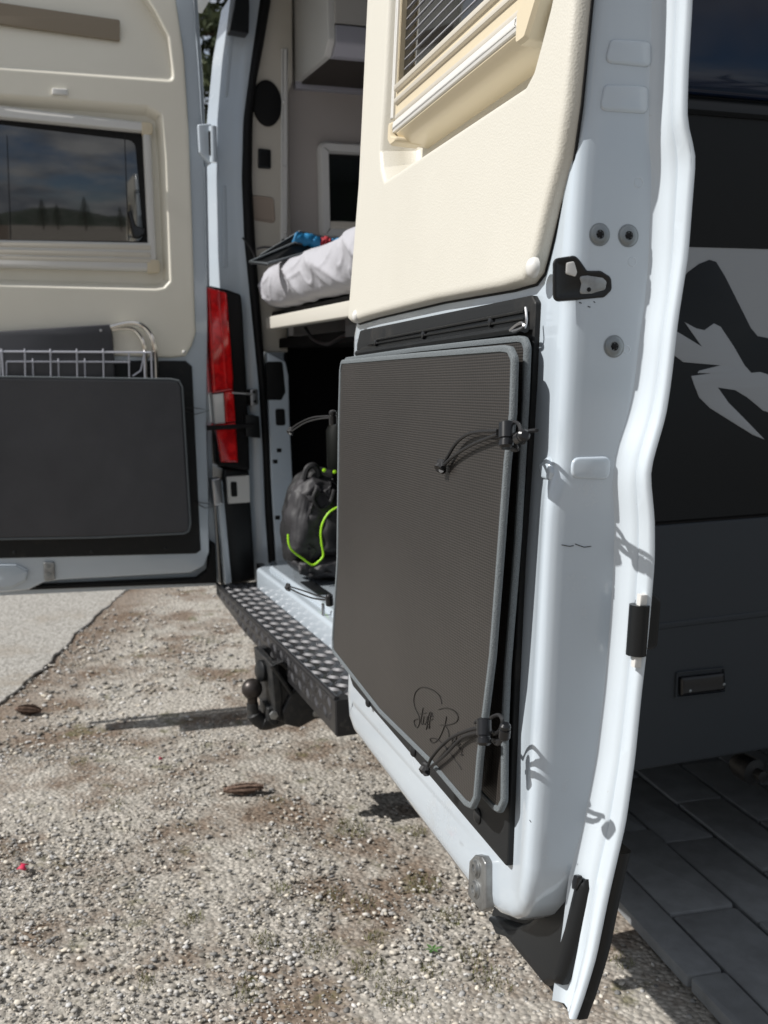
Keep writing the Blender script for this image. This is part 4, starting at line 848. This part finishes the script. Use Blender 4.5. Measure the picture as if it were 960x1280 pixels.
# folded gusset cloth between the two panels
b = MB(); gus = FR.bps([(641, 450), (648, 450), (646, 560), (636, 700), (626, 860), (615, 1005), (604, 990), (614, 840), (626, 700), (636, 560)], .045)
rows = []
for k in range(16):
    t_ = k/15; y = 450+(985-450)*t_; xr = float(np.interp(y, [430, 700, 905, 1000], [646, 634, 618, 606]))
    rows.append([FR.p(*FR.bp(xr-12, y, .022), w_) for w_ in (bw+.001, .022)]+[FR.p(FR.bp(xr-16, y, .03)[0]+.003*math.sin(k*.8), FR.bp(xr-16, y, .03)[1], .027), FR.p(FR.bp(xr-12, y, .03)[0], FR.bp(xr-12, y, .03)[1], fw-.005)])
b.grid(rows); mk('gusset', b, PACKB, BAG, recalc=False, sharp=80)
# printed handwriting
Z2 = lambda pts: [(400+x/3.2, 680+y/3.2) for x, y in pts]
strokes = [
 [(487, 640), (480, 612), (462, 592), (440, 580), (408, 573), (385, 588), (375, 620), (380, 655), (396, 690), (398, 715), (388, 735), (378, 722), (377, 705), (392, 700)],
 [(412, 655), (408, 680), (403, 712), (410, 722)], [(400, 680), (424, 676)], [(416, 690), (413, 714), (418, 722), (425, 714), (429, 691), (428, 718), (433, 721)],
 [(446, 690), (440, 672), (434, 690), (428, 725), (424, 742), (430, 728)], [(452, 692), (446, 675), (440, 700), (436, 738), (440, 730)], [(425, 710), (452, 700)],
 [(506, 690), (500, 720), (485, 760), (470, 785), (450, 795), (440, 780), (460, 778), (490, 800), (530, 850), (566, 902)],
 [(474, 662), (500, 656), (530, 664), (550, 684), (548, 708), (520, 722), (478, 724), (498, 726), (512, 745), (515, 775), (500, 800), (486, 804)],
 [(530, 770), (538, 785), (532, 800), (528, 788), (536, 778), (542, 800)], [(552, 752), (545, 780), (546, 806), (552, 800)], [(562, 770), (552, 800), (560, 818)], [(548, 806), (562, 800)], [(556, 822), (568, 822), (566, 838), (572, 845), (560, 842)]]
b = MB()
for s_ in strokes: b.tube(spline([FR.p(*FR.bp(x, y, fw+.0004), fw+.0004) for x, y in Z2(s_)], 5), .00055, 4)
mk('printed_script', b, INK, BAG)
# elastic cords with locks
def cordset(px_cords, lock_px, lock_dir, wz, knot=None, lr=.0068, ll=.024, parent=BAG, cr_=.0017):
    b = MB()
    for px in px_cords: cordtube(b, FR, px, wz, cr_)
    if knot:
        k3 = FR.p(*FR.bp(*knot, wz[0] if isinstance(wz, list) else wz), (wz[0] if isinstance(wz, list) else wz)+.001)
        b.tube(spline([k3+Vector((.005*math.cos(a), .002*math.sin(3*a), .005*math.sin(a))) for a in np.linspace(0, 5.6, 7)], 4), .0032, 8)
        b.tube([k3, k3+Vector((.001, -.003, -.003))], .006, 10)
    o = mk('elastic_cord', b, CORD, parent); w1 = wz[-1] if isinstance(wz, list) else wz
    c_ = FR.p(*FR.bp(*lock_px, w1+.006), w1+.006); ax = (FR.U*lock_dir[0]+FR.V*lock_dir[1]+FR.W*.1).normalized(); b = MB()
    b.lathe(c_-ax*ll/2, ax, [(lr*.75, 0), (lr, .0015), (lr, ll*.62), (lr*.8, ll*.64), (lr*.8, ll*.7), (lr*.95, ll*.72), (lr*.95, ll-.002), (lr*.6, ll)], 18); mk('cord_lock', b, LOCK, o)
cordset([[(554, 582), (560, 570), (572, 552), (590, 541), (622, 538.5)], [(555, 582), (566, 571), (590, 556), (622, 543)]], (633, 544), (.35, -1), fw+.006, (553, 583))
cordset([[(638, 548), (650, 541), (660, 539), (671, 538)], [(630, 533), (640, 528), (648, 530), (652, 542), (655, 553), (648, 548), (641, 541)], [(640, 545), (652, 552), (657, 545), (650, 537)], [(627, 533), (633, 530), (640, 545)], [(643, 553), (647, 562), (640, 562)]], (652, 546), (1, .25), fw+.004, None, .0055, .018)
cordset([[(535, 958), (541, 945), (560, 925), (582, 914), (600, 909)], [(538, 959), (556, 944), (578, 922), (600, 915)]], (605, 915), (.4, -1), fw+.006, (533, 961))
cordset([[(608, 906), (614, 897), (624, 894), (628, 903), (622, 916), (614, 914)], [(612, 924), (624, 926), (632, 918), (634, 908)], [(618, 918), (628, 912), (636, 908)], [(594, 903), (602, 899), (608, 906)], [(616, 925), (622, 930), (630, 922)]], (631, 914), (.3, 1), fw+.002, None, .005, .016)
# cords running off the hidden left edge
cordset([[(362, 538), (372, 530), (390, 522), (412, 520)], [(363, 540), (380, 529), (396, 524), (412, 522)]], (416, 522), (.1, 1), [.024, .026, .028, .030], (364, 539), .006, .022, BAG, .0014)
cordset([[(361, 735), (375, 742), (392, 748), (410, 750)], [(362, 733), (378, 738), (395, 744), (410, 748)]], (412, 750), (.05, 1), [.024, .026, .028, .030], (361, 734), .006, .018, BAG, .0014)

# ---- left door: bag, folding chair, wire basket
LB = empty('storage_bag', FL.p(-.35, .6, .03), 'flat charcoal vinyl bag with pale piping strapped low on the far left door', 'storage bag')
lbp = FL.bps([(0, 471), (214, 474), (224, 476), (228, 484), (238, 655), (236, 664), (230, 667), (120, 672), (0, 674)], .075); lbp = [(-.76, lbp[0][1]+.005)]+lbp+[(-.76, lbp[-1][1]+.01)]
lbp = ccw(rnd(lbp, .008, 4)); b = MB()
# puffed body
cu = sum(p[0] for p in lbp)/len(lbp); cv = sum(p[1] for p in lbp)/len(lbp)
us = np.linspace(-.755, max(p[0] for p in lbp)-.004, 40); v0_, v1_ = min(p[1] for p in lbp)+.004, max(p[1] for p in lbp)-.004
b.loft(FL, lbp, [(0, .012), (0, .064), (.0015, .070), (.004, .0735), (.0075, .075)], cap0=True, flat=.002)
mk('bag_body', b, BAGL, LB, sharp=12)
b = MB(); b.tube([FL.p(u, v, .072) for u, v in lbp], .0030, 6, closed=True); mk('piping', b, PIPE, LB)
b = MB(); b.tube([FL.p(*FL.bp(x, y, .01), .01) for x, y in ((228, 513), (244, 518), (262, 513), (245, 510), (228, 509))], .0012, 6); b.tube([FL.p(*FL.bp(x, y, .01), .01) for x, y in ((242, 627), (256, 635), (268, 633), (258, 629), (243, 628))], .0012, 6); mk('elastic_loop', b, CORD, LB)
FC = empty('folding_chair', FL.p(-.35, .9, .03), 'folded camping chair with black cloth and bright tube tucked behind the charcoal bag', 'folding chair')
b = MB(); cl_ = FL.bps([(0, 414), (60, 410), (138, 405), (141, 420), (146, 500), (0, 500)], .05); cl_ = [(-.75, cl_[0][1]-.01)]+cl_+[(-.75, cl_[-1][1])]
b.loft(FL, cl_, [(0, .02), (0, .042), (.003, .048), (.012, .052)], cap0=True); mk('seat_cloth', b, BAGL, FC)
b = MB(); cordtube(b, FL, [(138, 409), (160, 404), (176, 406), (188, 418), (194, 440), (196, 475), (198, 520)], .05, .0078); mk('tube_frame', b, CHROME, FC)
b = MB(); cordtube(b, FL, [(138, 412), (158, 410), (170, 414), (179, 428), (182, 448), (183, 475), (184, 520)], .034, .0070); mk('tube_frame', b, CHROME, FC)
b = MB(); u, v = FL.bp(126, 413, .053); b.lathe(FL.p(u, v, .05), FL.W, [(.004, 0), (.004, .003), (.001, .004)], 10); mk('snap_button', b, METAL, FC)
WB = empty('wire_basket', FL.p(-.35, .9, .07), 'pale wire rack standing on top of the charcoal bag on the left door', 'wire rack')
b = MB(); ww = .062
def wr(a, c, r=.0024, wz=ww): b.tube([FL.p(*FL.bp(*a, wz), wz), FL.p(*FL.bp(*c, wz), wz)], r, 6)
wr((-40, 439), (189, 440.5), .003); wr((8, 452), (163, 452.5), .0026, .058); wr((8, 452), (8, 500), .0026, .058)
for x in (31, 63, 96, 129): wr((x, 436), (x+1, 490), .0026)
for x in (41, 73, 106): wr((x, 448), (x+1, 490), .0024, .056)
wr((161, 440), (162, 490), .0024); wr((2, 436), (5, 490), .003); wr((180, 440), (182, 490), .003); wr((189, 440), (191, 500), .003)
wr((181, 440), (176, 463)); wr((176, 463), (166, 470)); wr((0, 440), (0, 490)); mk('wires', b, WIREM, WB)

# ================================================================== THINGS IN THE VAN
# mattress with wrinkled fitted sheet, rounded end towards the doors
b = MB(); x0_, x1_ = -1.575, .05; rows = []
nprof = [(0.30, 1.278), (.255, 1.285), (.232, 1.305), (.222, 1.335), (.225, 1.365), (.245, 1.392), (.285, 1.408), (.36, 1.418), (.5, 1.42), (.8, 1.42), (1.5, 1.42)]
prof = spline([(0, y, z) for y, z in nprof], 7)
for i in range(241):
    t_ = i/240; x = x0_+(x1_-x0_)*t_; rr = []
    e = 1-math.exp(-t_*34)                                  # rounded far end
    rise = .0+.045*max(0, (t_-.40))*2+.05*max(0, t_-.55)
    for j, p in enumerate(prof):
        n1 = mnoise.noise(Vector((x*5.5+p.z*7, p.z*4-x*1.5, 1.3))); n2 = mnoise.noise(Vector((x*11-p.z*14, p.z*9+x*6, 4.1)))
        wr_ = .011*(1-abs(n1)*2.6)**3*(1 if abs(n1) < .38 else 0)+.005*(1-abs(n2)*3)**3*(1 if abs(n2) < .33 else 0)-.008*n1
        hz = 1.278+(p.z-1.278)*(.55+.45*e)+rise*(p.z-1.278)/.14
        rr.append((x, p.y-wr_*e+(1-e)*.07, hz+.006*mnoise.noise(Vector((x*9, p.y*9, 0)))))
    rows.append(rr)
b.grid(rows); b.add([rows[0][j] for j in range(len(prof))]+[(x0_-.0, 1.5, 1.278)], [tuple(range(len(prof)+1))])
ma = mk('mattress', b, SHEET, sharp=80); tag(ma, 'mattress in a creased white sheet on the raised bed board', 'mattress')
# flat folded organiser with blue and red cloth, lying on the bed
OG = empty('fabric_organiser', (-1.3, .3, 1.42), 'thin black folding tray with pale edges lying on the mattress end', 'organiser tray')
def bedplane(px, w_): return FX.bps(px, w_)
def slabq(name, q3, th, m, parent):
    b = MB(); V_ = [Vector(p) for p in q3]; n_ = len(V_); b.add(V_+[p+Vector((0, 0, th)) for p in V_], [tuple(range(n_))[::-1], tuple(range(n_, 2*n_))]+[(i, (i+1) % n_, n_+(i+1) % n_, n_+i) for i in range(n_)]); return mk(name, b, m, parent, smooth=False)
def on(x, y, X): return FX.p(*FX.bp(x, y, X), X)
t1 = [on(312, 330, -1.46), on(372, 304, -1.46), on(402, 311, -1.50), on(350, 326, -1.44)]
t1 = [on(312, 330, -1.20), on(368, 306, -1.30), on(402, 313, -1.34), on(334, 332, -1.16)]
slabq('tray_base', t1, .006, BLACKP, OG)
b = MB(); b.tube([p+Vector((0, 0, .006)) for p in t1], .0032, 6, closed=True); mk('edge_binding', b, PIPE, OG)
t2 = [on(325, 321, -1.32), on(375, 291, -1.36), on(436, 306, -1.48), on(402, 313, -1.44)]
slabq('tray_lid', t2, .005, BLACKP, OG); b = MB(); b.tube([p+Vector((0, 0, .005)) for p in t2], .003, 6, closed=True); mk('edge_binding', b, PIPE, OG)
b = MB(); cordtube(b, FX, [(303, 297), (308, 303), (316, 315), (319, 326), (314, 330)], -1.44, .003); cordtube(b, FX, [(321, 331/1.0-20), (330, 309), (345, 309), (360, 304), (366, 301)], -1.40, .0035); cordtube(b, FX, [(353, 299), (358, 306), (354, 312)], -1.40, .005); mk('elastic_cord', b, CORD, OG)
def cloth(name, px, X, m, label, cat, amp=.004):
    b = MB(); q = [on(x, y, X) for x, y in px]; rows = []
    for i in range(13):
        s_ = i/12; a = q[0].lerp(q[1], s_); c = q[3].lerp(q[2], s_)
        rows.append([a.lerp(c, j/8)+Vector((.02*math.sin(j/8*math.pi)+amp*math.sin(i*1.7+j), -.01*math.sin(j/8*math.pi), .006*math.sin(j/8*math.pi*2)+amp*math.sin(i*.9+j*1.3))) for j in range(9)])
    b.grid(rows); o = mk(name, b, m, sharp=80); sm = o.modifiers.new('s', 'SOLIDIFY'); sm.thickness = .006; tag(o, label, cat); return o
cloth('folded_cloth', [(371, 294), (402, 300), (402, 307), (366, 304)], -1.33, BLUEF, 'bright blue folded cloth on the tray at the end of the bed', 'cloth')
cloth('folded_cloth', [(402, 300), (415, 302), (415, 307), (402, 307)], -1.33, REDF, 'dark red folded cloth between the blue ones on the tray', 'cloth')
cloth('folded_cloth', [(415, 302), (434, 304), (428, 311), (415, 308)], -1.33, BLUEF, 'smaller blue cloth farthest right on the tray, by the mattress hump', 'cloth')
# backpack
BK = empty('backpack', (-1.0, .45, .64), 'grey and black backpack with lime green piping standing on the van sill', 'backpack')
bx = -1.05
CRUM = bpy.data.textures.new('crumple', 'CLOUDS'); CRUM.noise_scale = .055; CRUM.noise_depth = 2
def pk(px, w0, w1, m, name, bulge=.02, parent=BK):
    pts = ccw(rnd(FX.bps(px, w1), .02, 4)); n_ = 6
    prof_ = [(0, w0), (0, w0+(w1-w0)*.4)]+[(bulge*1.2*(1-math.cos(k/n_*math.pi/2)), w0+(w1-w0)*(.4+.6*math.sin(k/n_*math.pi/2))) for k in range(1, n_+1)]
    b = MB(); b.loft(FX, pts, prof_, cap0=True); o = mk(name, b, m, parent, sharp=180)
    ss = o.modifiers.new('s', 'SUBSURF'); ss.subdivision_type = 'SIMPLE'; ss.levels = ss.render_levels = 3
    dm = o.modifiers.new('d', 'DISPLACE'); dm.texture = CRUM; dm.strength = .024; dm.mid_level = .5; dm.texture_coords = 'LOCAL'; return o
pk([(362, 705), (359, 670), (364, 628), (378, 600), (392, 588), (420, 590), (470, 640), (470, 740), (400, 732)], bx-.10, bx-.02, PACKB, 'pack_body')
pk([(366, 690), (366, 650), (374, 615), (392, 595), (420, 600), (440, 640), (440, 700), (403, 699), (390, 708)], bx-.06, bx+.02, PACKM, 'front_pocket', .035)
pk([(372, 704), (392, 712), (406, 700), (440, 690), (440, 725), (400, 727), (380, 716)], bx-.06, bx+.03, PACKM, 'lower_pocket', .02)
pk([(403, 640), (425, 632), (450, 640), (450, 690), (405, 694)], bx-.02, bx+.035, PACKB, 'side_flap', .015)
b = MB(); cordtube(b, FX, [(360, 668), (361, 680), (366, 689), (378, 698), (390, 706), (398, 702), (404, 694), (402, 680), (401, 665), (404, 652), (412, 640), (424, 633)], bx+.042, .0027); mk('lime_piping', b, LIME, BK)
b = MB(); cordtube(b, FX, [(380, 600), (384, 586), (392, 582), (398, 590), (396, 602)], bx-.02, .009); cordtube(b, FX, [(396, 612), (392, 624), (400, 636), (412, 630), (418, 612)], bx+.028, .006); mk('shoulder_strap', b, PACKB, BK)
b = MB()
for q in ((405, 588), (418, 590)): b.lathe(on(*q, bx), (1, 0, .3), [(.005, 0), (.005, .004), (.001, .005)], 8)
mk('buckle', b, LIME, BK)
b = MB(); b.lathe(on(424, 560, bx-.1), (0, 0, 1), [(.03, -.07), (.036, -.05), (.036, .05), (.022, .075), (.02, .10), (.004, .102)], 18); bo = mk('water_bottle', b, mat('dark_bottle_plastic', (.004, .005, .004), .5, spec=.2)); tag(bo, 'dark bottle standing behind the backpack in the shadow', 'bottle')

# ================================================================== SMALL THINGS ON THE GROUND
def cone(px, L_, ang, label):
    c = Vector((*FZ.bp(*px, .015), .018)); d = Vector((math.cos(ang), math.sin(ang), .03)); r0 = empty('pine_cone', (c.x, c.y, 0), label, 'pine cone')
    x_ = d.orthogonal().normalized(); y_ = d.cross(x_); b = MB(); n_ = 19
    for j in range(n_):
        t_ = j/(n_-1); rr = .017*math.sin(.25+t_*2.6)**.7; cc_ = c+d*(L_*(t_-.5))
        for k in range(9):
            q = 2*math.pi*k/9+j*.7; o_ = x_*math.cos(q)+y_*math.sin(q); tn = d.cross(o_); p = cc_+o_*rr*.55; tip = cc_+o_*rr*random.uniform(.95, 1.2)+d*.006
            b.add([p-tn*.004, p+tn*.004, tip+tn*.003, tip-tn*.003, tip-o_*.003-d*.004], [(0, 1, 2, 3), (0, 3, 4), (2, 4, 3), (1, 4, 2), (0, 4, 1)])
    mk('scales', b, CONEM, r0, smooth=False)
    b = MB(); b.tube([c-d*L_*.5, c-d*L_*.2, c+d*L_*.2, c+d*L_*.5], [.006, .012, .012, .004], 8); mk('core', b, CONEM, r0)
CONEM = mat('pine_cone_brown', (.10, .06, .042), .8, var=(160, (.22, .15, .11), .4, .7))
cone((303, 987), .098, 1.35, 'brown pine cone lying on the gravel below the tow hitch')
cone((34, 888), .085, .95, 'dark pine cone at the edge of the asphalt on the left')
def petal(px, s_, label):
    c = Vector((*FZ.bp(*px, .018), .020)); b = MB(); pts = [(-1, -.5), (-.5, -.15), (0, -.1), (.6, -.55), (1, .0), (1.05, .75), (.4, .9), (0, .5), (-.55, .85), (-.95, .7), (-.8, .1)]
    rr = [(c.x+(x*.9+y*.3)*s_, c.y+(y*.8-x*.3)*s_) for x, y in pts]
    b.add([(x, y, c.z+.004*math.sin(i*1.9)) for i, (x, y) in enumerate(rr)]+[(c.x, c.y, c.z+.005)], [(i, (i+1) % len(rr), len(rr)) for i in range(len(rr))])
    o = mk('red_petal', b, mat('crimson_petal', (.52, .02, .07), .6), sharp=80); o.modifiers.new('s', 'SOLIDIFY').thickness = .0012; tag(o, label, 'petal')
petal((27, 1084), .018, 'crumpled crimson petal on the gravel near the left edge')
petal((200, 949), .009, 'tiny crimson scrap on the gravel left of the shadow band')
# seedling
c = Vector((*FZ.bp(541, 1186, .01), .008)); SD = empty('seedling', c, 'small green star shaped weed growing in the gravel', 'weed')
LEAFG = mat('green_leaf', (.05, .13, .025), .6)
for k in range(6):
    q = k*1.05+.3; d = Vector((math.cos(q), math.sin(q), .35)); s_ = Vector((-math.sin(q), math.cos(q), 0)); l_ = .016+.004*(k % 2); b = MB()
    b.add([c, c+d*l_*.45+s_*.0035, c+d*l_+Vector((0, 0, -.003)), c+d*l_*.45-s_*.0035], [(0, 1, 2), (0, 2, 3)]); mk('leaf', b, LEAFG, SD, smooth=False)
# moss and grass tufts
b = MB(); gb_ = []
for px, rad, n_ in (((440, 1037), .06, 260), ((530, 1105), .05, 160), ((400, 1185), .05, 150), ((460, 1210), .05, 160), ((495, 1245), .055, 220), ((310, 1240), .04, 120), ((350, 1115), .035, 90), ((560, 1150), .04, 120), ((615, 1230), .05, 160), ((620, 1050), .04, 80), ((470, 1175), .03, 70), ((312, 1070), .02, 20), ((265, 803), .06, 60), ((335, 825), .05, 50), ((700, 1230), .03, 60), ((770, 1200), .04, 70), ((330, 1180), .04, 120), ((240, 1150), .035, 80), ((180, 1230), .03, 60), ((520, 1040), .04, 110), ((420, 1120), .03, 80), ((590, 1195), .04, 110), ((150, 1010), .04, 60), ((660, 1180), .03, 60), ((455, 1130), .04, 70), ((540, 1215), .03, 60)):
    g0 = Vector(FZ.bp(*px))
    for k in range(n_):
        a = random.uniform(0, 6.28); r_ = rad*random.random()**.6; p = Vector((g0.x+math.cos(a)*r_, g0.y+math.sin(a)*r_*.7, .002)); h_ = random.uniform(.005, .013); q = random.uniform(0, 6.28); d = Vector((math.cos(q), math.sin(q), 0)); ln_ = Vector((random.uniform(-.6, .6), random.uniform(-.6, .6), 1))*h_
        b.add([p-d*.001, p+d*.001, p+ln_], [(0, 1, 2)])
mo = mk('moss_tufts', b, mat('olive_moss', (.11, .12, .03), .9, var=(40, (.15, .12, .06), .4, .7)), recalc=False, smooth=False); tag(mo, 'short olive moss and grass between the stones', kind='stuff')
